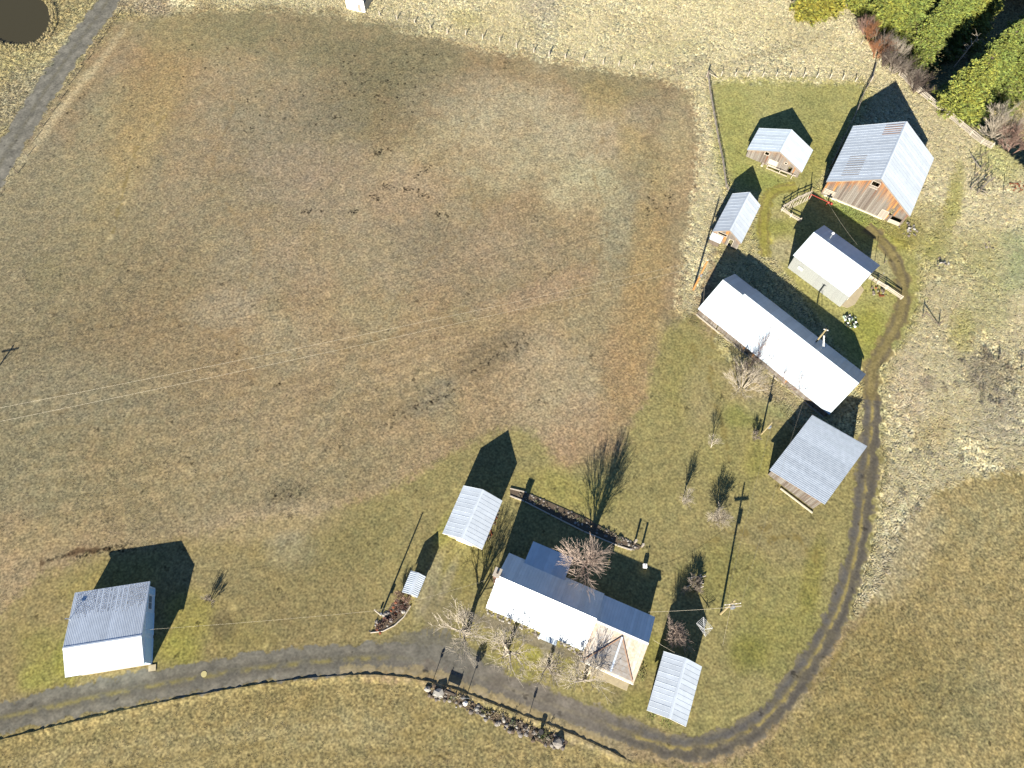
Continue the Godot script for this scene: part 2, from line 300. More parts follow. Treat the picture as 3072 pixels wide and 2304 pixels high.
	[500, 2230, 500, 30, -8, Color(0.64, 0.57, 0.38), 0.5], [1000, 2180, 200, 60, 0, Color(0.62, 0.56, 0.38), 0.5], [300, 2200, 200, 30, -8, Color(0.57, 0.50, 0.29), 0.6], [1150, 2290, 200, 40, 0, Color(0.50, 0.44, 0.28), 0.5], [1500, 2250, 150, 50, 20, Color(0.52, 0.46, 0.28), 0.6], [1420, 2180, 120, 60, 0, Color(0.57, 0.51, 0.30), 0.6], [1900, 2300, 120, 20, 0, Color(0.55, 0.49, 0.28), 0.6],
	[2640, 2050, 200, 200, 0, Color(0.51, 0.44, 0.24), 0.7], [2800, 1700, 150, 200, 30, Color(0.60, 0.52, 0.34), 0.5], [2950, 1560, 150, 100, 0, Color(0.57, 0.53, 0.36), 0.6], [3000, 1900, 120, 240, 0, Color(0.60, 0.53, 0.35), 0.5], [2880, 2100, 120, 130, 20, Color(0.48, 0.46, 0.30), 0.5], [2480, 2220, 120, 70, -30, Color(0.50, 0.44, 0.24), 0.6], [2850, 1500, 90, 30, -30, Color(0.66, 0.56, 0.35), 0.6]]

func zone_of(q: Vector2, x: float, k: float, mo: float) -> Array:
	if Geometry2D.is_point_in_polygon(q, Z.lawn):
		var c := Color(0.575, 0.535, 0.345).lerp(Color(0.525, 0.48, 0.325), k)
		return [c.lerp(Color(0.545, 0.48, 0.33), clampf((1350.0 - x) / 500.0, 0.0, 0.75)), 0.38]
	if Geometry2D.is_point_in_polygon(q, Z.yardn): return [Color(0.63, 0.605, 0.385).lerp(Color(0.58, 0.55, 0.33), k), 0.36]
	if Geometry2D.is_point_in_polygon(q, Z.ravine): return [Color(0.64, 0.585, 0.42).lerp(Color(0.57, 0.53, 0.36), k), 0.7]
	if Geometry2D.is_point_in_polygon(q, Z.pasture_top): return [Color(0.79, 0.745, 0.595).lerp(Color(0.71, 0.66, 0.505), k), 0.9]
	if Geometry2D.is_point_in_polygon(q, Z.lower): return [Color(0.60, 0.54, 0.375).lerp(Color(0.525, 0.465, 0.305), k), 0.52]
	if Geometry2D.is_point_in_polygon(q, Z.verge_tl): return [Color(0.66, 0.60, 0.45).lerp(Color(0.58, 0.53, 0.36), k), 0.85]
	if q.x > 2150.0 and q.y < 1400.0: return [Color(0.70, 0.655, 0.475), 0.8]
	var c := Color(0.63, 0.555, 0.42).lerp(Color(0.53, 0.457, 0.337), k)
	return [c.lerp(Color(0.61, 0.52, 0.40), clampf(mo * 1.6, 0.0, 0.45)).lerp(Color(0.565, 0.525, 0.405), clampf(-mo * 1.6, 0.0, 0.4)), 0.42]
func calm(c: Color) -> Color:        # a little closer to grey
	var g := c.get_luminance()
	return c.lerp(Color(g, g, g), 0.2)
func build_ground():
	zones()
	var cw := 512
	var ch := 363
	var nz := FastNoiseLite.new(); nz.seed = 5; nz.frequency = 0.03; nz.fractal_octaves = 4
	var nw := FastNoiseLite.new(); nw.seed = 8; nw.frequency = 0.16; nw.fractal_octaves = 3
	var npx := FastNoiseLite.new(); npx.seed = 21; npx.frequency = 0.09; npx.fractal_octaves = 4
	var pr := []
	for p in patches:
		var tr := deg_to_rad(float(p[4]))
		pr.append([float(p[0]), float(p[1]), 1.0 / p[2], 1.0 / p[3], cos(tr), sin(tr), calm(p[5]), float(p[6]) * 0.85, maxf(p[2], p[3]) * 1.7])
	var zr := RandomNumberGenerator.new(); zr.seed = 6
	var bucket := {}
	for p in pr:
		for by in range(int(floor((p[1] - p[8]) / 128.0)), int(floor((p[1] + p[8]) / 128.0)) + 1):
			for bxx in range(int(floor((p[0] - p[8]) / 128.0)), int(floor((p[0] + p[8]) / 128.0)) + 1):
				var kk := Vector2i(bxx, by)
				if not bucket.has(kk): bucket[kk] = []
				bucket[kk].append(p)
	var none := []
	var cdata := PackedByteArray(); cdata.resize(cw * ch * 4)
	for j in ch:
		var wz := GZ + GD * (j + 0.5) / ch
		for i in cw:
			var wx := GX + GW * (i + 0.5) / cw
			var n1 := nz.get_noise_2d(wx, wz) * 0.5 + 0.5
			var n2 := nw.get_noise_2d(wx, wz)
			var n3 := npx.get_noise_2d(wx, wz)
			var q := P(Vector3(wx, 0, wz))
			var k := clampf(n1 + n3 * 0.35, 0, 1)
			var mo := nz.get_noise_2d(wx * 1.7 + 500.0, wz * 1.7)
			var c := Color(0, 0, 0)
			var grain := 0.0
			var warp := Vector2(n2, nw.get_noise_2d(wz + 300.0, wx)) * 12.0
			for s in 4:
				var z := zone_of(q + warp + Vector2(zr.randf_range(-1, 1), zr.randf_range(-1, 1)) * 17.0, q.x, k, mo)
				c += z[0] * 0.25
				grain += z[1] * 0.25
			for p in bucket.get(Vector2i(int(floor(q.x / 128.0)), int(floor(q.y / 128.0))), none):
				var dx: float = q.x - p[0]
				var dy: float = q.y - p[1]
				var u: float = (dx * p[4] + dy * p[5]) * p[2]
				var v: float = (dy * p[4] - dx * p[5]) * p[3]
				var r2 := u * u + v * v + n2 * 0.6 + n3 * 0.5
				if r2 < 1.6:
					c = c.lerp(p[6], clampf((1.6 - r2) / 1.4, 0.0, 1.0) * p[7] * 0.85)
			var l := c.srgb_to_linear() * KA
			c = Color(l.r * 0.985, l.g * 1.02, l.b * 1.05).linear_to_srgb()
			var o := (j * cw + i) * 4
			cdata[o] = c.r8; cdata[o + 1] = c.g8; cdata[o + 2] = c.b8; cdata[o + 3] = int(grain * 255.0)
	var cim := Image.create_from_data(cw, ch, false, Image.FORMAT_RGBA8, cdata)
	sward = cim.duplicate()
	cim.resize(FW, FH, Image.INTERPOLATE_CUBIC)
	var big := cim.get_data()
	# fine grain of the sward: two sizes of clump plus specks
	var f1 := FastNoiseLite.new(); f1.seed = 31; f1.frequency = 0.26; f1.fractal_octaves = 3
	var f2 := FastNoiseLite.new(); f2.seed = 32; f2.frequency = 0.045; f2.fractal_octaves = 3
	var f3 := FastNoiseLite.new(); f3.seed = 33; f3.frequency = 0.42; f3.noise_type = FastNoiseLite.TYPE_VALUE; f3.fractal_octaves = 2
	var i1 := f1.get_image(FW, FH, false, false, true); i1.convert(Image.FORMAT_L8)
	var i2 := f2.get_image(FW, FH, false, false, true); i2.convert(Image.FORMAT_L8)
	var i3 := f3.get_image(FW, FH, false, false, true); i3.convert(Image.FORMAT_L8)
	var d1 := i1.get_data()
	var d2 := i2.get_data()
	var d3 := i3.get_data()
	var out := PackedByteArray(); out.resize(FW * FH * 3)
	for i in FW * FH:
		var o := i * 4
		var a := big[o + 3] * 0.0000165
		var g := 1.0 + a * (1.15 * (d1[i] - 128) + 0.28 * (d2[i] - 128) + 1.0 * (d3[i] - 128))
		var w := (d2[i] - 128) * a * 0.10
		var e := i * 3
		out[e] = clampi(int(big[o] * (g + w)), 0, 255)
		out[e + 1] = clampi(int(big[o + 1] * g), 0, 255)
		out[e + 2] = clampi(int(big[o + 2] * (g - w)), 0, 255)
	worn.resize(512 * 363)
	paint_roads(out, d1, d2, d3)
	var im := Image.create_from_data(FW, FH, false, Image.FORMAT_RGB8, out)
	var m := StandardMaterial3D.new()
	m.albedo_texture = ImageTexture.create_from_image(im)
	m.roughness = 1.0
	m.metallic_specular = 0.1
	var hi := PackedByteArray(); hi.resize(FW * FH)
	for i in FW * FH: hi[i] = clampi(128 + int((d1[i] - 128) * 0.55 + (d3[i] - 128) * 0.45), 0, 255)
	var nim := Image.create_from_data(FW, FH, false, Image.FORMAT_L8, hi)
	nim.convert(Image.FORMAT_RGBA8)
	nim.bump_map_to_normal_map(1.0)
	m.normal_enabled = true
	m.normal_texture = ImageTexture.create_from_image(nim)
	m.normal_scale = 0.15
	M.ground = m
	# far surroundings, then the ground sheet itself
	var st := S()
	for q in [[-900, -1000, 900, GZ + 1.0], [-900, GZ + GD - 1.0, 900, 800], [-900, GZ + 1.0, GX + 1.0, GZ + GD - 1.0], [GX + GW - 1.0, GZ + 1.0, 900, GZ + GD - 1.0]]:
		quad(st, Vector3(q[0], -0.05, q[3]), Vector3(q[0], -0.05, q[1]), Vector3(q[2], -0.05, q[1]), Vector3(q[2], -0.05, q[3]))
	var far := part("surrounding_land", fin(st), mat(lin(Color(0.62, 0.56, 0.42), KA), 1.0), self)
	tag(far, "dry winter grassland stretching away round the farm", "land", "", "structure")
	var nx := 163
	var nzz := 116
	var hs := []
	for j in nzz + 1:
		for i in nx + 1: hs.append(gh(GX + GW * i / nx, GZ + GD * j / nzz))
	st = S()
	for j in nzz:
		for i in nx:
			for q in [[0, 1], [0, 0], [1, 0], [0, 1], [1, 0], [1, 1]]:
				var v := Vector3(GX + GW * (i + q[0]) / nx, hs[(j + q[1]) * (nx + 1) + i + q[0]], GZ + GD * (j + q[1]) / nzz)
				st.set_uv(guv(v)); st.add_vertex(v)
	st.generate_normals(); st.generate_tangents()
	tag(part("field", st.commit(), M.ground, self), "broad brown mown hay field with olive and ochre patches", "field", "", "structure")
	sheet_px("pasture", Z.pasture_top, 0.004, "pale dry tussocky pasture round the barns and beyond the wire fence", "pasture")
	sheet_px("lower_field", Z.lower, 0.004, "olive brown grass field beyond the earth bank and the drive", "field")
	sheet_px("lawn", Z.lawn, 0.008, "short olive green lawn round the white roofed farmhouse", "lawn")
	sheet_px("barnyard", Z.yardn, 0.008, "greener grass yard between the three wooden barns", "yard")
	for r in road_sheets:
		ribbon(r[0], r[1], r[2], r[3], r[4], r[5])
func guv(v: Vector3) -> Vector2: return Vector2((v.x - GX) / GW, (v.z - GZ) / GD)
func sheet_poly(called: String, pts: Array, y: float, label: String, cat: String):
	var p2 := PackedVector2Array()
	for v in pts: p2.append(Vector2(clampf(v.x, GX, GX + GW), clampf(v.z, GZ, GZ + GD)))
	var idx := Geometry2D.triangulate_polygon(p2)
	var st := S()
	for t in range(0, idx.size(), 3):
		var tr3 := [p2[idx[t]], p2[idx[t + 1]], p2[idx[t + 2]]]
		if (tr3[1] - tr3[0]).cross(tr3[2] - tr3[0]) < 0: tr3 = [tr3[0], tr3[2], tr3[1]]
		for v in tr3:
			st.set_uv(guv(Vector3(v.x, 0, v.y)))
			st.set_normal(Vector3.UP)
			st.add_vertex(Vector3(v.x, y, v.y))
	st.generate_tangents()
	var o := part(called, st.commit(), M.ground, self)
	tag(o, label, cat, "", "structure")
func sheet_px(called: String, poly: PackedVector2Array, y: float, label: String, cat: String):
	var pts := []
	for v in poly: pts.append(G(v.x, clampf(v.y, -250, 2600)))
	sheet_poly(called, pts, y, label, cat)
func ribbon(called: String, path: Array, hw: float, y: float, label: String, cat: String):
	var st := S()
	for i in path.size() - 1:
		var a: Vector3 = path[i]
		var b: Vector3 = path[i + 1]
		var a0: Vector3 = path[maxi(i - 1, 0)]
		var b1: Vector3 = path[mini(i + 2, path.size() - 1)]
		var sa := (b - a0).normalized().cross(Vector3.UP) * hw
		var sb := (b1 - a).normalized().cross(Vector3.UP) * hw
		var q := [a - sa, b - sb, b + sb, a - sa, b + sb, a + sa]
		for v in q:
			st.set_uv(guv(v)); st.set_normal(Vector3.UP)
			st.add_vertex(Vector3(v.x, y, v.z))
	st.generate_tangents()
	var o := part(called, st.commit(), M.ground, self)
	tag(o, label, cat, "", "structure")

# wheel ways worn or gravelled into the ground: colours laid along a path
func paint_roads(out: PackedByteArray, d1: PackedByteArray, d2: PackedByteArray, d3: PackedByteArray):
	var gravel := Color(0.43, 0.42, 0.385)
	var dark := Color(0.355, 0.335, 0.29)
	var rut := Color(0.52, 0.495, 0.44)
	var grass := Color(0.53, 0.48, 0.24)
	var dust := Color(0.60, 0.535, 0.45)
	# main gravel drive: bottom left, past the house, round to the sheds
	var a := smooth_path(GG([-160, 2205, 0, 2155, 260, 2095, 520, 2045, 760, 2005, 1000, 1980, 1180, 1972, 1330, 1990, 1480, 2045]), 1.0)
	road(out, d1, d2, d3, a, 2.15, gravel, [[-1.35, 0.75, rut, 0.45], [1.2, 0.75, rut, 0.3], [0.0, 0.42, grass, 0.55], [-0.6, 0.4, dark, 0.5], [0.6, 0.4, dark, 0.45]], 0.95)
	road_sheets.append(["gravel_drive", a, 2.2, 0.012, "grey gravel drive with a grassy crown beside the blue shed", "drive"])
	var b := smooth_path(GG([1330, 1990, 1480, 2045, 1640, 2105, 1800, 2165, 1960, 2225, 2080, 2245, 2200, 2215, 2300, 2150, 2400, 2030, 2490, 1880, 2545, 1740, 2580, 1580, 2600, 1420, 2612, 1300, 2616, 1180]), 1.0)
	road(out, d1, d2, d3, b, 1.6, Color(0.42, 0.395, 0.34), [[-0.86, 0.55, Color(0.335, 0.32, 0.295), 1.1], [0.86, 0.55, Color(0.36, 0.35, 0.335), 1.1], [0.0, 0.28, Color(0.54, 0.49, 0.32), 1.1]], 0.95)
	road_sheets.append(["loop_drive", b, 1.8, 0.016, "dirt drive of two wheel ruts curving round the house lawn", "drive"])
	var c := smooth_path(GG([2616, 1200, 2615, 1110, 2660, 1030, 2702, 940, 2708, 850, 2680, 770, 2630, 705, 2600, 680]), 0.8)
	road(out, d1, d2, d3, c, 1.45, Color(0.51, 0.46, 0.31), [[-0.85, 0.42, Color(0.38, 0.345, 0.28), 0.9], [0.85, 0.42, Color(0.40, 0.365, 0.29), 0.85]], 0.9)
	road_sheets.append(["grass_track", c, 1.5, 0.012, "grassy wheel track curling behind the white shop", "track"])
	var d := smooth_path(GG([2295, 770, 2290, 680, 2300, 600, 2330, 570, 2390, 560]), 0.7)
	road(out, d1, d2, d3, d, 1.3, Color(0.56, 0.53, 0.24), [[-0.75, 0.3, Color(0.38, 0.33, 0.22), 0.7], [0.75, 0.3, Color(0.40, 0.34, 0.24), 0.65]], 0.6)
	road(out, d1, d2, d3, smooth_path(GG([1120, 1968, 1330, 1988, 1480, 2043, 1640, 2103, 1800, 2163, 1920, 2208]), 0.8), 1.8, Color(0.465, 0.44, 0.40), [[-0.9, 0.6, Color(0.42, 0.40, 0.37), 0.5], [1.0, 0.6, Color(0.51, 0.48, 0.435), 0.5]], 0.88, 7.0)
	# gravel apron and lane to the garage
	var e := smooth_path(GG([1275, 2010, 1300, 1930, 1315, 1860, 1330, 1790, 1345, 1720]), 0.8)
	road(out, d1, d2, d3, e, 2.3, Color(0.46, 0.43, 0.36), [[-0.8, 0.6, Color(0.56, 0.52, 0.43), 0.5], [0.9, 0.6, Color(0.55, 0.51, 0.42), 0.5]], 0.5, 5.0)
	road_sheets.append(["garage_lane", e, 1.6, 0.020, "faint gravel lane leading to the cream garage", "lane"])
	road(out, d1, d2, d3, smooth_path(GG([1130, 1965, 1230, 1940, 1310, 1935, 1400, 1985, 1500, 2040]), 0.7), 2.2, gravel, [], 0.8, 6.0)
	# county road in the far corner
	var g := smooth_path(GG([400, -120, 320, 10, 240, 120, 150, 250, 60, 395, -20, 530, -120, 720]), 1.0)
	road(out, d1, d2, d3, g, 2.6, Color(0.46, 0.45, 0.415), [[-1.2, 0.6, Color(0.51, 0.50, 0.46), 0.6], [1.3, 0.6, Color(0.52, 0.505, 0.465), 0.6], [0.0, 0.5, Color(0.40, 0.385, 0.33), 0.7]], 0.95)
	road_sheets.append(["gravel_road", g, 2.7, 0.008, "straight grey gravel road beside the dark pond", "road"])
	# faint wheel marks
	for w in [[2150, 980, 2130, 1120, 2170, 1290, 2190, 1400], [2075, 1000, 2090, 1090, 2150, 1150], [2200, 1600, 2330, 1580, 2430, 1640, 2480, 1700], [2260, 1640, 2380, 1610, 2450, 1690], [2060, 1660, 2200, 1600, 2330, 1620], [2560, 560, 2790, 640, 2850, 560, 2870, 420], [2120, 205, 2250, 170, 2420, 130, 2520, 60], [520, 330, 440, 400, 390, 500, 340, 700], [2560, 1880, 2500, 1990, 2420, 2060]]:
		road(out, d1, d2, d3, smooth_path(GG(w), 0.8), 0.26, Color(0.45, 0.40, 0.24), [], 0.42)
	for k in 16:
		var off := []
		for v in a: off.append(v + Vector3(0.14, 0, 1.0) * (7.5 + k * 1.05))
		road(out, d1, d2, d3, off.slice(0, off.size() - k * 2), 0.3, Color(0.47, 0.42, 0.27) if k % 2 == 0 else Color(0.67, 0.61, 0.43), [], 0.3)
	for k in 15:
		var arc := smooth_path(GG([60, 1560 - k * 26, 420, 1520 - k * 27, 820, 1440 - k * 28, 1120, 1310 - k * 24, 1320, 1190 - k * 18, 1520, 1080 - k * 12]), 1.0)
		road(out, d1, d2, d3, arc, 0.28, Color(0.46, 0.41, 0.30) if k % 2 == 0 else Color(0.68, 0.61, 0.47), [], 0.22)
	for k in 7:
		road(out, d1, d2, d3, smooth_path(GG([2330 + k * 60, 2300, 2480 + k * 55, 2130, 2600 + k * 55, 1960, 2700 + k * 52, 1760, 2790 + k * 48, 1600, 2900 + k * 40, 1500 + k * 12]), 1.0), 0.3, Color(0.47, 0.42, 0.27) if k % 2 == 0 else Color(0.66, 0.60, 0.42), [], 0.22)
	# dry water line from the earth bank to the field
	road(out, d1, d2, d3, smooth_path(GG([120, 1690, 240, 1655, 330, 1645]), 0.8), 0.4, Color(0.25, 0.19, 0.14), [], 0.6)
	# animal trails wandering over the field, and droppings, mole casts and pale dry spots
	for w in [[640, 60, 700, 300, 640, 520, 760, 760, 700, 1000, 820, 1240], [1500, 260, 1380, 420, 1420, 640, 1250, 820, 1100, 1060, 1120, 1220], [80, 900, 300, 980, 520, 960, 800, 1060, 1050, 1040, 1320, 960, 1660, 820, 1920, 760], [1900, 300, 1780, 480, 1820, 700, 1700, 900, 1760, 1160], [1700, 20, 1660, 90, 1710, 150], [2950, 620, 2900, 760, 2960, 900, 2900, 1060, 2940, 1200], [2560, 80, 2420, 150, 2200, 190]]:
		road(out, d1, d2, d3, smooth_path(GG(w), 1.0), 0.24, Color(0.50, 0.43, 0.31), [], 0.34, 8.0)
	var rs := RandomNumberGenerator.new(); rs.seed = 404
	var marks := []
	for s in 1500: marks.append([rs.randi_range(20, FW - 21), rs.randi_range(20, FH - 21), rs.randf_range(1.2, 4.0) if s % 12 else rs.randf_range(4.0, 8.0), rs.randf_range(0.64, 0.86) if s % 3 else rs.randf_range(1.10, 1.25)])
	# ragged groups of dark dock and thistle: px, py, spread x, spread y, slope, count
	for gp in [[1133, 455, 16, 12, 0.0, 16], [1168, 446, 6, 5, 0, 4], [1162, 560, 30, 8, 0.2, 14], [1248, 574, 38, 10, 0.4, 26], [1126, 592, 22, 7, 0.3, 12], [1270, 512, 30, 8, -0.6, 12], [935, 636, 34, 5, 0, 14], [1056, 636, 18, 6, -0.2, 9], [1325, 645, 26, 7, 0.3, 9], [832, 1153, 8, 6, 0, 8], [1660, 815, 44, 4, -1.0, 16], [300, 1652, 70, 5, -0.25, 44], [365, 1646, 40, 12, -0.1, 26], [180, 1672, 40, 4, -0.25, 12], [1180, 210, 160, 60, 0.1, 60], [1100, 300, 140, 60, 0, 50], [840, 330, 120, 70, 0, 30], [1980, 590, 40, 60, 0, 24], [1500, 1060, 90, 22, -0.5, 40], [1300, 1190, 60, 20, -0.6, 22], [470, 1400, 160, 30, -0.2, 16], [1250, 1230, 120, 20, -0.5, 26], [860, 1480, 60, 20, -0.3, 30], [620, 180, 160, 60, 0, 24], [330, 400, 140, 120, 0, 26], [1420, 1160, 200, 60, -0.4, 20]]:
		for s in gp[5]:
			var ux := rs.randf_range(-1, 1)
			var wp := G(gp[0] + ux * gp[2], gp[1] + rs.randf_range(-1, 1) * gp[3] + ux * gp[2] * gp[4])
			marks.append([clampi(int((wp.x - GX) * FW / GW), 20, FW - 21), clampi(int((wp.z - GZ) * FH / GD), 20, FH - 21), rs.randf_range(1.2, 3.0), rs.randf_range(0.42, 0.72) if gp[1] < 700 else rs.randf_range(0.6, 0.85)])
	for mk in marks:
		var cx: int = mk[0]
		var cy: int = mk[1]
		var rad: float = mk[2]
		var tone: float = mk[3]
		for yy in range(-int(rad) - 1, int(rad) + 2):
			for xx in range(-int(rad) - 1, int(rad) + 2):
				var i := (cy + yy) * FW + cx + xx
				var dd := sqrt(xx * xx + yy * yy) / rad + (d1[i] - 128) * 0.006
				if dd < 1.0:
					for ch in 3: out[i * 3 + ch] = clampi(int(out[i * 3 + ch] * lerpf(tone, 1.0, dd * dd)), 0, 255)
	# walk along the house front
	road(out, d1, d2, d3, smooth_path(GG([1375, 1835, 1440, 1855, 1520, 1885, 1610, 1925, 1690, 1955, 1750, 1995]), 0.6), 0.75, Color(0.47, 0.44, 0.38), [], 0.85)
	road(out, d1, d2, d3, smooth_path(GG([1640, 1930, 1632, 2010]), 0.6), 0.8, Color(0.56, 0.53, 0.46), [], 0.6)
	# stony verge beside the drive
	road(out, d1, d2, d3, smooth_path(GG([1020, 2012, 1200, 2012, 1330, 2035, 1470, 2090, 1640, 2160, 1820, 2240]), 0.8), 0.8, Color(0.59, 0.53, 0.38), [[0.0, 0.4, Color(0.70, 0.63, 0.52), 0.4]], 0.6)
func road(out: PackedByteArray, d1: PackedByteArray, d2: PackedByteArray, d3: PackedByteArray, path: Array, hw: float, base: Color, bands: Array, alpha: float, ends := 0.0):
	var sc := FW / GW
	var best := {}
	var reach := hw + 0.5
	for s in path.size() - 1:
		var a: Vector3 = path[s]
		var b: Vector3 = path[s + 1]
		var ab := Vector2(b.x - a.x, b.z - a.z)
		var l2 := ab.length_squared()
		var il := 1.0 / sqrt(l2)
		var x0 := int((minf(a.x, b.x) - reach - GX) * sc)
		var x1 := int((maxf(a.x, b.x) + reach - GX) * sc)
		var y0 := int((minf(a.z, b.z) - reach - GZ) * sc)
		var y1 := int((maxf(a.z, b.z) + reach - GZ) * sc)
		for y in range(maxi(y0, 0), mini(y1 + 1, FH)):
			for x in range(maxi(x0, 0), mini(x1 + 1, FW)):
				var px := GX + (x + 0.5) / sc - a.x
				var pz := GZ + (y + 0.5) / sc - a.z
				var t := (px * ab.x + pz * ab.y) / l2
				if t < -0.05 or t > 1.05: continue
				var d := (px * ab.y - pz * ab.x) * il
				if absf(d) > reach: continue
				var i := y * FW + x
				if not best.has(i) or absf(best[i]) > absf(d): best[i] = d
	var bl := base.srgb_to_linear()
	base = Color(bl.r * KA, bl.g * KA, bl.b * KA).linear_to_srgb()
	var bb := []
	for q in bands:
		var ql: Color = q[2].srgb_to_linear()
		bb.append([float(q[0]), float(q[1]), Color(ql.r * KA, ql.g * KA, ql.b * KA).linear_to_srgb(), float(q[3])])
	for i in best:
		var d: float = best[i]
		var rag := (d2[i] - 128) * 0.006 + (d1[i] - 128) * 0.0022
		var w := clampf((hw - absf(d) + rag) / 0.28, 0.0, 1.0) * alpha
		if ends > 0.0:
			var ex: float = GX + (i % FW + 0.5) / sc
			var ez: float = GZ + (i / FW + 0.5) / sc
			w *= clampf(minf(Vector2(ex - path[0].x, ez - path[0].z).length(), Vector2(ex - path[-1].x, ez - path[-1].z).length()) / ends, 0.0, 1.0)
		if w <= 0.0: continue
		if w > 0.55: worn[mini((i / FW) / 4, 362) * 512 + (i % FW) / 4] = 1
		var c := base
		for q in bb:
			var k := clampf(1.25 - absf(d - q[0] + rag * 0.4) / q[1], 0.0, 1.0)
			if k > 0.0: c = c.lerp(q[2], k * q[3] * clampf(0.72 + (d2[i] - 128) * 0.011, 0.15, 1.0))
		var g := 1.0 + (d3[i] - 128) * 0.0008 + (d2[i] - 128) * 0.0010 + (d1[i] - 128) * 0.0005
		var e: int = i * 3
		out[e] = clampi(int(lerpf(out[e], c.r * 255.0 * g, w)), 0, 255)
		out[e + 1] = clampi(int(lerpf(out[e + 1], c.g * 255.0 * g, w)), 0, 255)
		out[e + 2] = clampi(int(lerpf(out[e + 2], c.b * 255.0 * g, w)), 0, 255)

# low tussocks scattered over a region: nobody could count them
func tuft_mesh(sd: int, blades: int, lean: float) -> ArrayMesh:
	var r := RandomNumberGenerator.new(); r.seed = sd
	var st := S()
	for b in blades:
		var th := r.randf() * TAU
		var out := Vector3(cos(th), 0, sin(th))
		var side := Vector3(-out.z, 0, out.x)
		var base := out * r.randf_range(0.0, 0.35)
		var l := r.randf_range(0.5, 1.0)
		var mid := base + out * l * 0.35 + Vector3(lean * 0.3, r.randf_range(0.35, 0.6), 0)
		var tip := base + out * l * r.randf_range(0.7, 1.1) + Vector3(lean, r.randf_range(0.1, 0.75), 0)
		var w := r.randf_range(0.05, 0.1)
		var g := r.randf_range(0.8, 1.15)
		st.set_color(Color(g, g, g))
		quad(st, base - side * w, mid - side * w, mid + side * w, base + side * w)
		tri(st, mid - side * w, tip, mid + side * w)
	return fin(st)
func scatter(called: String, label: String, cat: String, meshes: Array, test: Callable, count: int, sd: int, size: Vector2, tall: Vector2, cols: Array, box: Rect2):
	var r := RandomNumberGenerator.new(); r.seed = sd
	var lists := []
	for m in meshes: lists.append([])
	var tries := 0
	var made := 0
	while made < count and tries < count * 12:
		tries += 1
		var q := Vector2(r.randf_range(box.position.x, box.end.x), r.randf_range(box.position.y, box.end.y))
		var w := Vector3(q.x, 0, q.y)
		var k: float = test.call(w)
		if r.randf() > k: continue
		if worn[clampi(int((w.z - GZ) / GD * 363.0), 0, 362) * 512 + clampi(int((w.x - GX) / GW * 512.0), 0, 511)] == 1: continue
		made += 1
		var s := r.randf_range(size.x, size.y)
		var b := Basis(Vector3.UP, r.randf_range(-0.9, 0.9) + 0.4).scaled(Vector3(s, r.randf_range(tall.x, tall.y), s))
		var c := sward.get_pixel(clampi(int((w.x - GX) / GW * 512.0), 0, 511), clampi(int((w.z - GZ) / GD * 363.0), 0, 362)).srgb_to_linear()
		var kk := r.randf_range(cols[0], cols[1])
		c = Color(c.r * kk * r.randf_range(0.96, 1.06), c.g * kk, c.b * kk * r.randf_range(0.9, 1.1), 1.0)
		lists[r.randi() % meshes.size()].append([Transform3D(b, w), c])
	for k in meshes.size():
		var mm := MultiMesh.new()
		mm.transform_format = MultiMesh.TRANSFORM_3D
		mm.use_colors = true
		mm.mesh = meshes[k]
		mm.instance_count = lists[k].size()
		for i in lists[k].size():
			mm.set_instance_transform(i, lists[k][i][0])
			mm.set_instance_color(i, lists[k][i][1])
		var o := MultiMeshInstance3D.new()
		o.multimesh = mm
		o.material_override = M.tuft
		o.name = numbered(called)
		add_child(o)
		tag(o, label, cat, "", "stuff")

# ---------------------------------------------------------------- buildings
# a ribbed metal sheet, w wide along x, s long down z, lying on y = 0
func sheet_mesh(w: float, s: float, rib: float, amp: float, seam := 0.0) -> ArrayMesh:
	var st := S()
	var prof := []
	if rib > 0.0:
		var n := int(maxf(1.0, roundf(w / rib)))
		var p := w / n
		for i in n:
			var x := -w / 2 + i * p
			prof.append(Vector2(x, 0)); prof.append(Vector2(x + p * 0.42, 0)); prof.append(Vector2(x + p * 0.58, amp)); prof.append(Vector2(x + p * 0.84, amp))
		prof.append(Vector2(w / 2, 0))
	else:
		prof = [Vector2(-w / 2, seam), Vector2(-w / 2 + 0.03, seam), Vector2(-w / 2 + 0.045, 0), Vector2(w / 2 + 0.008, 0)]
	for i in prof.size() - 1:
		var a: Vector2 = prof[i]
		var b: Vector2 = prof[i + 1]
		quad(st, Vector3(a.x, a.y, s), Vector3(a.x, a.y, 0), Vector3(b.x, b.y, 0), Vector3(b.x, b.y, s))
	# folded lower edge gives the sheet its visible thickness
	for i in prof.size() - 1:
		var a: Vector2 = prof[i]
		var b: Vector2 = prof[i + 1]
		quad(st, Vector3(a.x, a.y - 0.03, s), Vector3(a.x, a.y, s), Vector3(b.x, b.y, s), Vector3(b.x, b.y - 0.03, s))
	return fin(st)
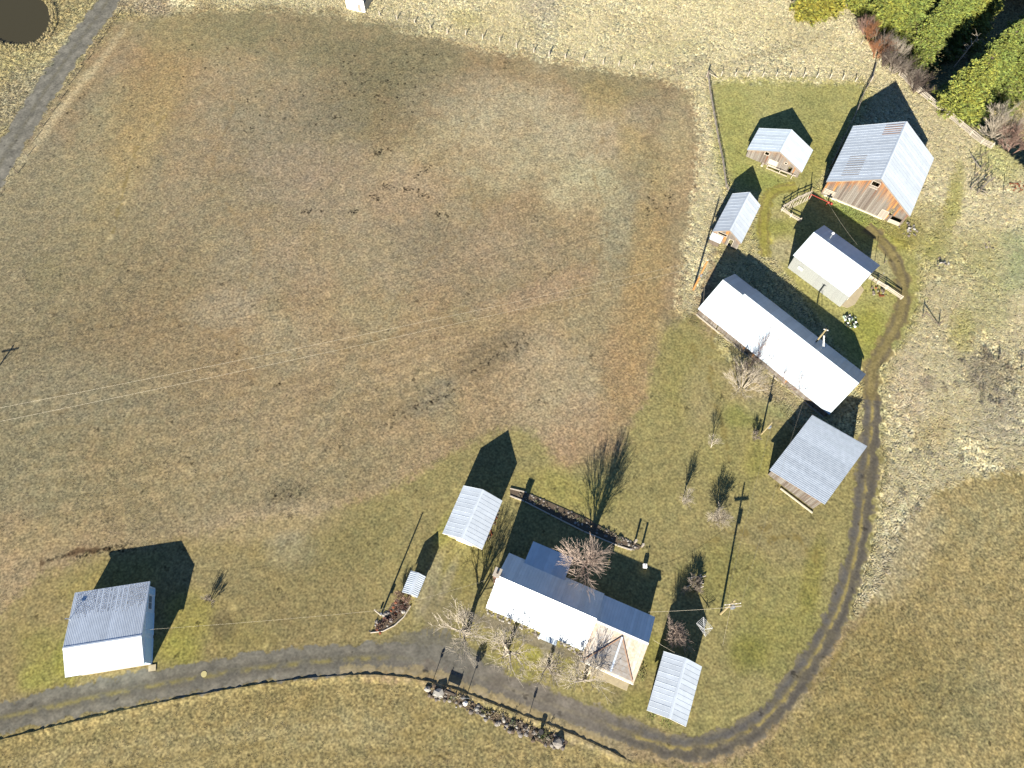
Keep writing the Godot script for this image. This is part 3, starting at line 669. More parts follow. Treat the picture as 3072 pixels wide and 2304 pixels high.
# one roof slope: from the ridge line at (0, hr, z0) down to (0, h, z1), L long, centred on x = xc
func slope(parent: Node, L: float, z0: float, hr: float, z1: float, h: float, o: Dictionary, mats: Array, xc := 0.0):
	var s := Vector2(z1 - z0, h - hr).length()
	var bz := Vector3(0, (h - hr) / s, (z1 - z0) / s)
	var bxx := Vector3(1, 0, 0) if z1 > z0 else Vector3(-1, 0, 0)
	var by := bz.cross(bxx)
	var n := int(maxf(1.0, roundf(L / o.get("pw", 0.9))))
	var w := L / n
	var m := sheet_mesh(w, s, o.get("rib", 0.0), o.get("amp", 0.03), o.get("seam", 0.04))
	var r := RandomNumberGenerator.new(); r.seed = int(L * 1000 + h * 100)
	for i in n:
		var at := Vector3(xc - L / 2 + (i + 0.5) * w, hr, z0) + by * (0.05 + r.randf_range(0, 0.008))
		part("roof_sheet", m, mats[r.randi() % mats.size()], parent, Transform3D(Basis(bxx, by, bz), at))
	var dk := box_mesh(Vector3(-L / 2 + 0.06, -0.075, 0.02), Vector3(L / 2 - 0.06, 0.02, s - 0.08))
	part("roof_deck", dk, o.get("deck", M.oldwood), parent, Transform3D(Basis(bxx, by, bz), Vector3(xc, hr, z0)))
func ridge_cap(parent: Node, L: float, hr: float, sp: float, sn: float, m: Material, xc := 0.0):
	var st := S()
	var w := 0.22
	var up := 0.10
	for x in [[1, sp], [-1, sn]]:
		var z := w * float(x[0])
		var y := hr + up - w * float(x[1])
		if x[0] > 0: quad(st, Vector3(xc - L / 2, y, z), Vector3(xc - L / 2, hr + up, 0), Vector3(xc + L / 2, hr + up, 0), Vector3(xc + L / 2, y, z))
		else: quad(st, Vector3(xc + L / 2, y, z), Vector3(xc + L / 2, hr + up, 0), Vector3(xc - L / 2, hr + up, 0), Vector3(xc - L / 2, y, z))
	part("ridge_cap", fin(st), m, parent)
# a weathered board with colours bottom / middle / top; corners in wall coordinates given as points
func board(parent: Node, a: Vector3, b: Vector3, ta: float, tb: float, nrm: Vector3, th: float, cols: Array, cut: float, called := "board"):
	var st := S()
	var off := nrm * th
	var ya := a.y
	var ma := lerpf(ya, ta, cut)
	var mb := lerpf(ya, tb, cut)
	var rows := [[Vector3(a.x, ya, a.z), Vector3(b.x, ya, b.z), cols[0]], [Vector3(a.x, ma, a.z), Vector3(b.x, mb, b.z), cols[1]], [Vector3(a.x, ta, a.z), Vector3(b.x, tb, b.z), cols[2]]]
	for k in 2:
		var lo: Array = rows[k]
		var hi: Array = rows[k + 1]
		for f in [[lo[0] + off, hi[0] + off, hi[1] + off, lo[1] + off], [lo[0], hi[0], hi[0] + off, lo[0] + off], [lo[1] + off, hi[1] + off, hi[1], lo[1]]]:
			var cc := [lo[2], hi[2], hi[2], lo[2]]
			for t in [[0, 1, 2], [0, 2, 3]]:
				for q in t:
					st.set_color(cc[q]); st.add_vertex(f[q])
	var t0: Array = rows[2]
	st.set_color(t0[2])
	quad(st, t0[0], t0[1], t0[1] + off, t0[0] + off)
	part(called, fin(st), M.wood, parent)
var WOOD := [Color(0.19, 0.165, 0.14), Color(0.13, 0.105, 0.085), Color(0.25, 0.225, 0.195), Color(0.16, 0.12, 0.09), Color(0.29, 0.26, 0.22)]
var WARM := [Color(0.40, 0.17, 0.045), Color(0.30, 0.115, 0.035), Color(0.22, 0.09, 0.04), Color(0.50, 0.24, 0.07)]
# boards along a wall from p to q (ground points in the thing's axes); top(t) gives the height there
func board_wall(parent: Node, p: Vector3, q: Vector3, nrm: Vector3, top: Callable, bw: float, sd: int, warm: float, y0 := 0.0, th := 0.03, paint: Array = [], holes: Array = []):
	var r := RandomNumberGenerator.new(); r.seed = sd
	var n := int(maxf(1.0, roundf((q - p).length() / bw)))
	for i in n:
		var t0 := (i + 0.03) / n
		var t1 := (i + 0.97) / n
		var a := p.lerp(q, t0); a.y = y0 + r.randf_range(0, 0.06)
		var b := p.lerp(q, t1); b.y = a.y
		var ha: float = top.call(t0)
		var hb: float = top.call(t1)
		if minf(ha, hb) < y0 + 0.12: continue
		var c0: Color
		var c1: Color
		var c2: Color
		if paint.size():
			c0 = paint[r.randi() % paint.size()]; c1 = c0; c2 = c0
		else:
			c0 = WOOD[r.randi() % WOOD.size()].lerp(WOOD[r.randi() % WOOD.size()], 0.5)
			c1 = c0.lerp(WOOD[r.randi() % WOOD.size()], 0.3)
			c2 = c1.lerp(WARM[r.randi() % WARM.size()], clampf(warm * r.randf_range(0.4, 1.5), 0, 1))
			if r.randf() < warm * 0.12: c1 = WARM[r.randi() % WARM.size()]
		var cut := r.randf_range(0.35, 0.75)
		var thick := th + r.randf_range(0, 0.012)
		var tm := (t0 + t1) / 2.0 * (q - p).length()
		var hole := []
		for hq in holes:
			if tm > hq[0] and tm < hq[1]: hole = hq
		if hole.size():
			if hole[2] > a.y + 0.1: board(parent, a, b, hole[2], hole[2], nrm, thick, [c0, c1, c1], cut)
			a.y = hole[3]; b.y = hole[3]
			if minf(ha, hb) > hole[3] + 0.05: board(parent, a, b, ha, hb, nrm, thick, [c1, c1, c2], cut)
		else:
			board(parent, a, b, ha, hb, nrm, thick, [c0, c1, c2], cut)
# gabled building. Local x runs along the ridge, zp / zn are the half widths to the eaves, hp / hn their heights
func gabled(o: Dictionary) -> Node3D:
	var t := thing(o.name, o.label, o.cat, Vector3(o.c.x, 0, o.c.y), -deg_to_rad(o.yaw), o.get("group", ""))
	var L: float = o.L
	var zp: float = o.zp
	var zn: float = o.zn
	var hp: float = o.hp
	var hn: float = o.hn
	var hr: float = o.hr
	var ge: float = o.get("ge", 0.35)
	var ee: float = o.get("ee", 0.35)
	slope(t, L, 0, hr, zp, hp, o, o.roof)
	slope(t, L, 0, hr, -zn, hn, o, o.roof)
	if o.get("cap", true): ridge_cap(t, L, hr, (hr - hp) / zp, (hr - hn) / zn, o.get("capm", o.roof[0]))
	var line := func(z: float) -> float:
		return (hr - (hr - hp) * z / zp if z > 0 else hr + (hr - hn) * z / zn) - 0.1
	# core
	var st := S()
	var x0 := -L / 2 + ge
	var x1 := L / 2 - ge
	var a := -(zn - ee)
	var b := zp - ee
	var pr := [Vector2(a, 0), Vector2(a, line.call(a)), Vector2(0, line.call(0.0)), Vector2(b, line.call(b)), Vector2(b, 0)]
	for i in 4:
		var u: Vector2 = pr[i]
		var v: Vector2 = pr[i + 1]
		quad(st, Vector3(x0, u.y, u.x), Vector3(x0, v.y, v.x), Vector3(x1, v.y, v.x), Vector3(x1, u.y, u.x))
	var holes: Array = []
	for hq in o.get("holes", []): holes.append([hq[0] - a, hq[1] - a, hq[2], hq[3]])
	for x in ([x0] if holes.size() else [x0, x1]):
		for k in [[0, 1, 3], [0, 3, 4], [1, 2, 3]]:
			var q := []
			for i in k: q.append(Vector3(x, pr[i].y, pr[i].x))
			if x == x0: tri(st, q[0], q[1], q[2])
			else: tri(st, q[0], q[2], q[1])
	part("wall", fin(st), o.get("wallm", M.oldwood), t)
	var bw: float = o.get("bw", 0.3)
	var warm: float = o.get("warm", 0.5)
	var paint: Array = o.get("paint", [])
	for f in o.get("boards", []):
		if f == "x1" or f == "x0":
			var x: float = x1 if f == "x1" else x0
			board_wall(t, Vector3(x, 0, a), Vector3(x, 0, b), Vector3(1 if f == "x1" else -1, 0, 0), func(k: float): return line.call(lerpf(a, b, k)) - 0.02, bw, int(L * 77), warm, o.get("y0", 0.0), 0.035, paint, holes if f == "x1" else [])
		else:
			var z: float = b if f == "zp" else a
			board_wall(t, Vector3(x0, 0, z), Vector3(x1, 0, z), Vector3(0, 0, 1 if f == "zp" else -1), func(_k: float): return line.call(z) - 0.02, bw, int(L * 91), warm, o.get("y0", 0.0), 0.035, paint)
	# bargeboards on both gable verges
	if o.get("verge", true):
		for x in [-L / 2 + 0.02, L / 2 - 0.02]:
			for s in [[zp, hp], [-zn, hn]]:
				part("bargeboard", bar_mesh(Vector3(x, hr - 0.08, 0), Vector3(x, s[1] - 0.08, s[0]), 0.05, 0.16), o.get("trim", M.greywood), t)
	return t
# flat thing on a wall: frame and dark pane or boarded leaf. face: axis "x1" etc, given as centre + outward normal
func frame_only(t: Node, called: String, c: Vector3, nrm: Vector3, w: float, h: float, frame: Material, fw := 0.09):
	var side := Vector3.UP.cross(nrm).normalized()
	var st := S()
	bx(st, Vector3(-w / 2 - fw, -h / 2 - fw, 0), Vector3(-w / 2, h / 2 + fw, 0.06))
	bx(st, Vector3(w / 2, -h / 2 - fw, 0), Vector3(w / 2 + fw, h / 2 + fw, 0.06))
	bx(st, Vector3(-w / 2, h / 2, 0), Vector3(w / 2, h / 2 + fw, 0.058))
	bx(st, Vector3(-w / 2, -h / 2 - fw, 0), Vector3(w / 2, -h / 2, 0.058))
	part(called, fin(st), frame, t, Transform3D(Basis(side, Vector3.UP, nrm), c))
func opening(t: Node, called: String, c: Vector3, nrm: Vector3, w: float, h: float, leaf: Material, frame: Material, cross := false, fw := 0.09):
	var side := Vector3.UP.cross(nrm).normalized()
	var bs := Basis(side, Vector3.UP, nrm)
	var o := part(called, box_mesh(Vector3(-w / 2, -h / 2, 0), Vector3(w / 2, h / 2, 0.03)), leaf, t, Transform3D(bs, c))
	var st := S()
	bx(st, Vector3(-w / 2 - fw, -h / 2 - fw, 0), Vector3(-w / 2, h / 2 + fw, 0.06))
	bx(st, Vector3(w / 2, -h / 2 - fw, 0), Vector3(w / 2 + fw, h / 2 + fw, 0.06))
	bx(st, Vector3(-w / 2, h / 2, 0), Vector3(w / 2, h / 2 + fw, 0.058))
	bx(st, Vector3(-w / 2, -h / 2 - fw, 0), Vector3(w / 2, -h / 2, 0.058))
	if cross: bx(st, Vector3(-0.025, -h / 2, 0.03), Vector3(0.025, h / 2, 0.05))
	part("frame", fin(st), frame, o)

func build_buildings():
	var W := ["white0", "white1", "white2"].map(func(k): return M[k])
	var ZI := ["zinc0", "zinc1", "zinc2"].map(func(k): return M[k])
	var PA := ["pale0", "pale1", "pale2"].map(func(k): return M[k])
	var TN := ["tin0", "tin1", "tin2"].map(func(k): return M[k])
	var GV := ["galv0", "galv1", "galv2"].map(func(k): return M[k])
	# ---- the big barn
	var t := gabled({name = "barn", label = "largest wooden barn with tall pale metal roof and orange brown boarded gable", cat = "barn", c = Vector2(67.07, -94.36), yaw = 118.0, L = 15.33, zp = 7.83, zn = 7.84, hp = 3.55, hn = 3.5, hr = 8.77, roof = PA, rib = 0.0, seam = 0.02, pw = 0.75, boards = ["x1", "zp", "zn", "x0"], warm = 1.0, bw = 0.3, ge = 0.3, ee = 0.3, holes = [[-0.4, 0.9, 6.67, 7.62], [-5.25, -4.65, 1.8, 3.4], [-7.2, -5.3, 0.95, 1.85]]})
	var gx := 15.33 / 2 - 0.3 + 0.05
	part("sill_beam", bar_mesh(Vector3(gx + 0.08, 0.2, -4.2), Vector3(gx + 0.08, 0.2, 6.9), 0.22, 0.4), M.foundation, t)
	frame_only(t, "hay_door_frame", Vector3(gx, 7.15, 0.25), Vector3(1, 0, 0), 1.3, 0.95, M.palewood)
	part("hay_shelf", box_mesh(Vector3(gx, 6.3, -0.5), Vector3(gx + 0.35, 6.38, 1.0)), M.palewood, t)
	opening(t, "stable_door", Vector3(gx, 1.2, -3.9), Vector3(1, 0, 0), 1.2, 2.2, M.greywood, M.palewood, true)
	frame_only(t, "doorway_frame", Vector3(gx, 2.6, -4.95), Vector3(1, 0, 0), 0.5, 1.6, M.oldwood)
	frame_only(t, "low_opening_frame", Vector3(gx, 1.4, -6.2), Vector3(1, 0, 0), 2.0, 0.9, M.oldwood)
	for k in 4: part("stall_rail", bar_mesh(Vector3(gx + 0.1, 0.25 + 0.24 * k, -7.3), Vector3(gx + 0.12, 0.25 + 0.24 * k, -5.2), 0.05, 0.16), M.palewood, t)
	for k in 5: part("crib_rail", bar_mesh(Vector3(gx + 0.1, 0.5 + 0.32 * k, 5.3), Vector3(gx + 0.12, 0.5 + 0.32 * k, 7.4), 0.05, 0.18), M.palewood, t)
	part("crib_post", bar_mesh(Vector3(gx + 0.1, 0, 5.3), Vector3(gx + 0.1, 2.1, 5.3), 0.12, 0.12), M.greywood, t)
	var bsl := Vector2(7.83, 8.77 - 3.55).length()
	var bzb := Vector3(0, -(8.77 - 3.55) / bsl, 7.83 / bsl)
	var lath := Basis(Vector3(1, 0, 0), bzb.cross(Vector3(1, 0, 0)), bzb)
	for k in 5:                                                          # rusty lap strips near the ridge, and paler ones lower down
		part("rusty_lap", box_mesh(Vector3(-0.09, 0.05, 0.25), Vector3(0.09, 0.085, 3.3)), M.tanrust, t, Transform3D(lath, Vector3(-7.0 + 0.62 * k, 8.77, 0)))
	for k in 9:
		part("pale_lap", box_mesh(Vector3(-0.05, 0.05, 4.2), Vector3(0.05, 0.08, 7.2)), M.greywood, t, Transform3D(lath, Vector3(1.2 + 0.62 * k, 8.77, 0)))
	# ---- small barn
	t = gabled({name = "barn", label = "small weathered grey board barn with sagging rail in front, inside the green yard", cat = "barn", c = Vector2(49.97, -99.92), yaw = 118.1, L = 6.21, zp = 5.69, zn = 5.25, hp = 1.87, hn = 1.87, hr = 4.46, roof = TN, rib = 0.0, seam = 0.015, pw = 0.8, boards = ["x1", "zp", "x0"], warm = 0.35, bw = 0.26, ge = 0.25, ee = 0.25, holes = [[1.6, 2.4, 2.4, 3.1], [-2.15, -1.65, 2.12, 2.48], [-3.45, -2.75, 0.6, 1.8]]})
	gx = 6.21 / 2 - 0.25 + 0.05
	frame_only(t, "window_frame", Vector3(gx, 2.75, 2.0), Vector3(1, 0, 0), 0.75, 0.7, M.palewood)
	frame_only(t, "window_frame", Vector3(gx, 2.3, -1.9), Vector3(1, 0, 0), 0.45, 0.35, M.palewood)
	frame_only(t, "doorway_frame", Vector3(gx, 1.2, -3.1), Vector3(1, 0, 0), 0.6, 1.2, M.oldwood)
	opening(t, "door", Vector3(gx, 0.95, 0.3), Vector3(1, 0, 0), 1.6, 1.6, M.palewood, M.palewood)
	part("step", box_mesh(Vector3(gx, 0, 1.7), Vector3(gx + 0.8, 0.3, 2.1)), M.palewood, t)
	part("rail", bar_mesh(Vector3(gx + 0.7, 0.75, 0.8), Vector3(gx + 0.3, 0.7, -4.6), 0.1, 0.1), M.palewood, t)
	part("rail", bar_mesh(Vector3(gx + 1.0, 0.35, 0.9), Vector3(gx + 0.9, 0.3, -3.2), 0.1, 0.1), M.palewood, t)
	for z in [0.9, -1.6, -4.0]: part("rail_post", bar_mesh(Vector3(gx + 0.75, 0, z), Vector3(gx + 0.75, 0.95, z), 0.12, 0.12), M.palewood, t)
	# ---- chicken shed
	t = gabled({name = "shed", label = "narrow metal roofed henhouse with small pale hutch roof at its gable", cat = "shed", c = Vector2(39.64, -83.38), yaw = 117.4, L = 9.59, zp = 2.69, zn = 2.73, hp = 2.4, hn = 2.4, hr = 4.44, roof = PA, rib = 0.0, seam = 0.02, pw = 0.8, boards = ["x1", "zn", "zp"], warm = 0.55, bw = 0.25, ge = 0.3, ee = 0.25, holes = [[-1.4, -0.6, 0.35, 2.05], [0.1, 1.7, 2.25, 2.75]]})
	gx = 9.59 / 2 - 0.3 + 0.05
	frame_only(t, "doorway_frame", Vector3(gx, 1.2, -1.0), Vector3(1, 0, 0), 0.7, 1.7, M.palewood)
	frame_only(t, "window_frame", Vector3(gx, 2.5, 0.9), Vector3(1, 0, 0), 1.6, 0.5, M.palewood)
	part("hutch_wall", box_mesh(Vector3(gx, 0, 0.7), Vector3(gx + 1.15, 1.55, 2.5)), M.oldwood, t)
	part("hutch_roof", box_mesh(Vector3(-0.05, 0, 0.55), Vector3(1.45, 0.05, 2.7), Transform3D(Basis(Vector3(0, 0, 1), -0.16), Vector3(gx, 1.82, 0))), M.white1, t)
	# ---- white shop
	var shp := gabled({name = "workshop", label = "white roofed workshop with grey walls and a stovepipe, facing the long shed", cat = "workshop", c = Vector2(55.47, -73.82), yaw = 44.3, L = 11.72, zp = 4.58, zn = 4.57, hp = 3.86, hn = 3.86, hr = 6.15, roof = GV, rib = 0.0, seam = 0.025, pw = 0.6, boards = ["zp", "x1"], paint = [Color(0.33, 0.345, 0.325), Color(0.35, 0.365, 0.345)], bw = 0.75, warm = 0.0, ge = 0.25, ee = 0.35, wallm = M.siding})
	opening(shp, "window", Vector3(-3.6, 2.0, 4.33), Vector3(0, 0, 1), 0.9, 0.7, M.siding, M.siding)
	opening(shp, "sliding_door", Vector3(5.62, 1.4, 0.5), Vector3(1, 0, 0), 3.2, 2.7, M.siding, M.trim)
	var ch := part("stovepipe", tube_mesh(Vector3(-3.3, 4.9, -1.7), Vector3(-3.3, 6.7, -1.7), 0.13, 0.13, 10), M.steel, shp)
	part("pipe_cap", tube_mesh(Vector3(-3.3, 6.75, -1.7), Vector3(-3.3, 6.95, -1.7), 0.24, 0.16, 10), M.trim, ch)
	# ---- long shed: main run and the older end bay
	var ls := gabled({name = "long_shed", label = "long low machine shed with galvanised seamed roof and brown board wall", cat = "shed", c = Vector2(46.37, -57.66), yaw = 44.3, L = 22.77, zp = 5.49, zn = 4.69, hp = 1.78, hn = 1.78, hr = 5.36, roof = GV, rib = 0.0, seam = 0.035, pw = 0.75, boards = ["zp", "x1"], warm = 0.35, bw = 0.24, ge = 0.15, ee = 0.3, trim = M.trim})
	var xo := -22.77 / 2 - 2.17
	slope(ls, 4.3, 0.12, 5.06, 5.5, 1.72, {pw = 0.86, seam = 0.01}, GV, xo)
	slope(ls, 4.3, 0.12, 5.06, -4.6, 1.72, {pw = 0.86, seam = 0.01}, GV, xo)
	var st := S()
	var px0 := xo - 2.0
	var px1 := xo + 2.1
	var prf := [Vector2(-4.3, 0), Vector2(-4.3, 1.78), Vector2(0.12, 4.92), Vector2(5.2, 1.78), Vector2(5.2, 0)]
	for i in 4: quad(st, Vector3(px0, prf[i].y, prf[i].x), Vector3(px0, prf[i + 1].y, prf[i + 1].x), Vector3(px1, prf[i + 1].y, prf[i + 1].x), Vector3(px1, prf[i].y, prf[i].x))
	for k in [[0, 1, 3], [0, 3, 4], [1, 2, 3]]: tri(st, Vector3(px0, prf[k[0]].y, prf[k[0]].x), Vector3(px0, prf[k[1]].y, prf[k[1]].x), Vector3(px0, prf[k[2]].y, prf[k[2]].x))
	part("end_bay_wall", fin(st), M.oldwood, ls)
	board_wall(ls, Vector3(px0, 0, 5.2), Vector3(px1, 0, 5.2), Vector3(0, 0, 1), func(_k): return 1.72, 0.24, 5, 0.6)
	part("ground_sill", bar_mesh(Vector3(px0, 0.08, 5.5), Vector3(11.0, 0.08, 5.5), 0.22, 0.16), M.palewood, ls)
	# ---- open pole shed with one slope
	var u := Vector3(47.05, 0, -37.75)
	var os := thing("pole_shed", "square grey corrugated single slope shed with vertical plank front", "shed", u, -deg_to_rad(130.3))
	slope(os, 12.23, -4.455, 4.5, 4.455, 2.53, {pw = 0.92, rib = 0.306, amp = 0.015}, ZI)
	var oline := func(z: float) -> float: return 4.5 - (z + 4.455) / 8.91 * 1.97 - 0.1
	var s2 := S()
	hexa(s2, Vector3(-5.7, 0, 4.1), Vector3(5.6, 0, 4.1), Vector3(5.6, 0, -4.1), Vector3(-5.7, 0, -4.1), Vector3(-5.7, oline.call(4.1), 4.1), Vector3(5.6, oline.call(4.1), 4.1), Vector3(5.6, oline.call(-4.1), -4.1), Vector3(-5.7, oline.call(-4.1), -4.1))
	part("wall", fin(s2), M.oldwood, os)
	board_wall(os, Vector3(5.6, 0, -4.1), Vector3(5.6, 0, 4.1), Vector3(1, 0, 0), func(k): return oline.call(lerpf(-4.1, 4.1, k)) - 0.03, 0.2, 17, 0.3, 0.05, 0.05)
	part("ground_sill", bar_mesh(Vector3(6.25, 0.1, -4.4), Vector3(6.25, 0.1, 1.4), 0.2, 0.2), M.foundation, os)
	# ---- garage with cream gable
	t = gabled({name = "garage", label = "pale ribbed metal garage with cream painted gable near the bare lane", cat = "garage", c = Vector2(-5.26, -27.38), yaw = 110.4, L = 7.79, zp = 3.15, zn = 3.08, hp = 3.1, hn = 3.05, hr = 5.01, roof = PA, rib = 0.0, seam = 0.016, pw = 0.65, boards = ["x1", "zn"], paint = [Color(0.60, 0.53, 0.30), Color(0.66, 0.58, 0.34)], ge = 0.5, ee = 0.5, wallm = M.cream, trim = M.trim})
	opening(t, "garage_door", Vector3(7.79 / 2 - 0.5 + 0.05, 1.15, 0), Vector3(1, 0, 0), 2.5, 2.2, M.trim, M.cream)
	# ---- shed east of the house
	t = gabled({name = "garden_shed", label = "light ribbed metal shed beside the bushy clothes dryer lawn", cat = "shed", c = Vector2(23.06, -4.68), yaw = 110.1, L = 7.98, zp = 2.78, zn = 2.59, hp = 2.88, hn = 2.88, hr = 4.59, roof = PA, rib = 0.0, seam = 0.016, pw = 0.65, boards = ["x1"], paint = [Color(0.5, 0.5, 0.47)], ge = 0.4, ee = 0.45, wallm = M.foundation, trim = M.trim})
	# ---- well house
	t = gabled({name = "well_house", label = "tiny metal roofed well house at the head of the rock bed", cat = "shed", c = Vector2(-13.12, -17.60), yaw = 108.9, L = 3.19, zp = 1.32, zn = 0.95, hp = 2.05, hn = 2.0, hr = 2.95, roof = PA, rib = 0.28, amp = 0.025, pw = 0.8, boards = ["x1", "zn"], paint = [Color(0.42, 0.40, 0.34), Color(0.5, 0.47, 0.4)], ge = 0.3, ee = 0.25, wallm = M.foundation})
	opening(t, "door", Vector3(3.19 / 2 - 0.3 + 0.05, 0.95, 0.1), Vector3(1, 0, 0), 0.8, 1.7, M.cream, M.trim)
	# ---- blue shed on the left, ridge off centre
	t = gabled({name = "garage", label = "blue walled corrugated metal garage with lichen speckled roof beside the gravel drive", cat = "garage", c = Vector2(-54.29, -8.51), yaw = -10.3, L = 10.31, zp = 3.56, zn = 7.68, hp = 3.43, hn = 2.84, hr = 4.66, roof = PA, rib = 0.23, amp = 0.014, pw = 0.92, boards = [], ge = 0.45, ee = 0.4, wallm = M.bluewall, trim = M.bluewall, cap = true})
	var ex := 10.31 / 2 - 0.45
	opening(t, "garage_door", Vector3(ex, 1.25, 1.35), Vector3(1, 0, 0), 3.0, 2.3, M.bluedoor, M.bluewall, false, 0.12)
	opening(t, "garage_door", Vector3(ex, 1.2, -2.2), Vector3(1, 0, 0), 2.8, 2.1, M.bluedoor, M.bluewall, false, 0.12)
	opening(t, "window", Vector3(ex, 1.55, -5.0), Vector3(1, 0, 0), 1.8, 1.0, M.glass, M.trim, true)
	opening(t, "door", Vector3(ex, 1.1, -6.6), Vector3(1, 0, 0), 0.9, 1.9, M.bluedoor, M.trim)
	part("step", box_mesh(Vector3(4.3, 0, 3.3), Vector3(5.3, 0.15, 4.1)), M.concrete, t)
	part("foundation", box_mesh(Vector3(-4.68, 0, 3.18), Vector3(4.68, 0.25, 3.24)), M.concrete, t)
	# lichen spots lie on the roof as thin crusts in rows between the ribs
	var r := RandomNumberGenerator.new(); r.seed = 77
	var sl := Vector2(7.68, 4.66 - 2.84).length()
	var by := Vector3(0, 7.68 / sl, -(4.66 - 2.84) / sl)
	var bz := Vector3(0, -(4.66 - 2.84) / sl, -7.68 / sl)
	var ls2 := S()
	for i in 44:
		var x := -4.9 + i * 0.23 + 0.05
		if r.randf() < 0.25: continue
		var from := r.randf_range(4.0, 5.2)
		var d := from
		while d < sl - 0.15:
			var a := Vector3(x, 4.66, 0) + bz * d + by * 0.09
			bx(ls2, Vector3(-0.045, 0, 0), Vector3(0.045, 0.006, r.randf_range(0.05, 0.12)), Transform3D(Basis(Vector3(-1, 0, 0), by, bz), a))
			d += r.randf_range(0.16, 0.42)
	var lc := part("lichen", fin(ls2), mat(Color(0.36, 0.33, 0.30), 1.0), t)
	lc.set_meta("kind", "stuff")
	# ---- small building cut by the top edge
	var q0 := G(1038, 26)
	var q1 := G(1100, 40)
	var yw := atan2(q1.z - q0.z, q1.x - q0.x)
	var mid := (q0 + q1) / 2
	var back := Vector3(sin(yw), 0, -cos(yw))
	t = thing("pump_shed", "small white metal roofed shed behind the wire fence at the pasture edge", "shed", mid + back * 3.0, -yw)
	slope(t, 4.6, 3.2, 2.5 + 0.6, -3.2, 2.2, {pw = 0.92, seam = 0.02}, TN)
	part("wall", box_mesh(Vector3(-2.1, 0, -2.9), Vector3(2.1, 2.1, 2.9)), M.foundation, t)
	part("front_wall", box_mesh(Vector3(-2.1, 0, 2.9), Vector3(2.1, 2.9, 3.0)), M.trim, t)
	opening(t, "door", Vector3(0.9, 1.0, 3.0), Vector3(0, 0, 1), 0.8, 1.7, M.greywood, M.trim)
	build_house(W)

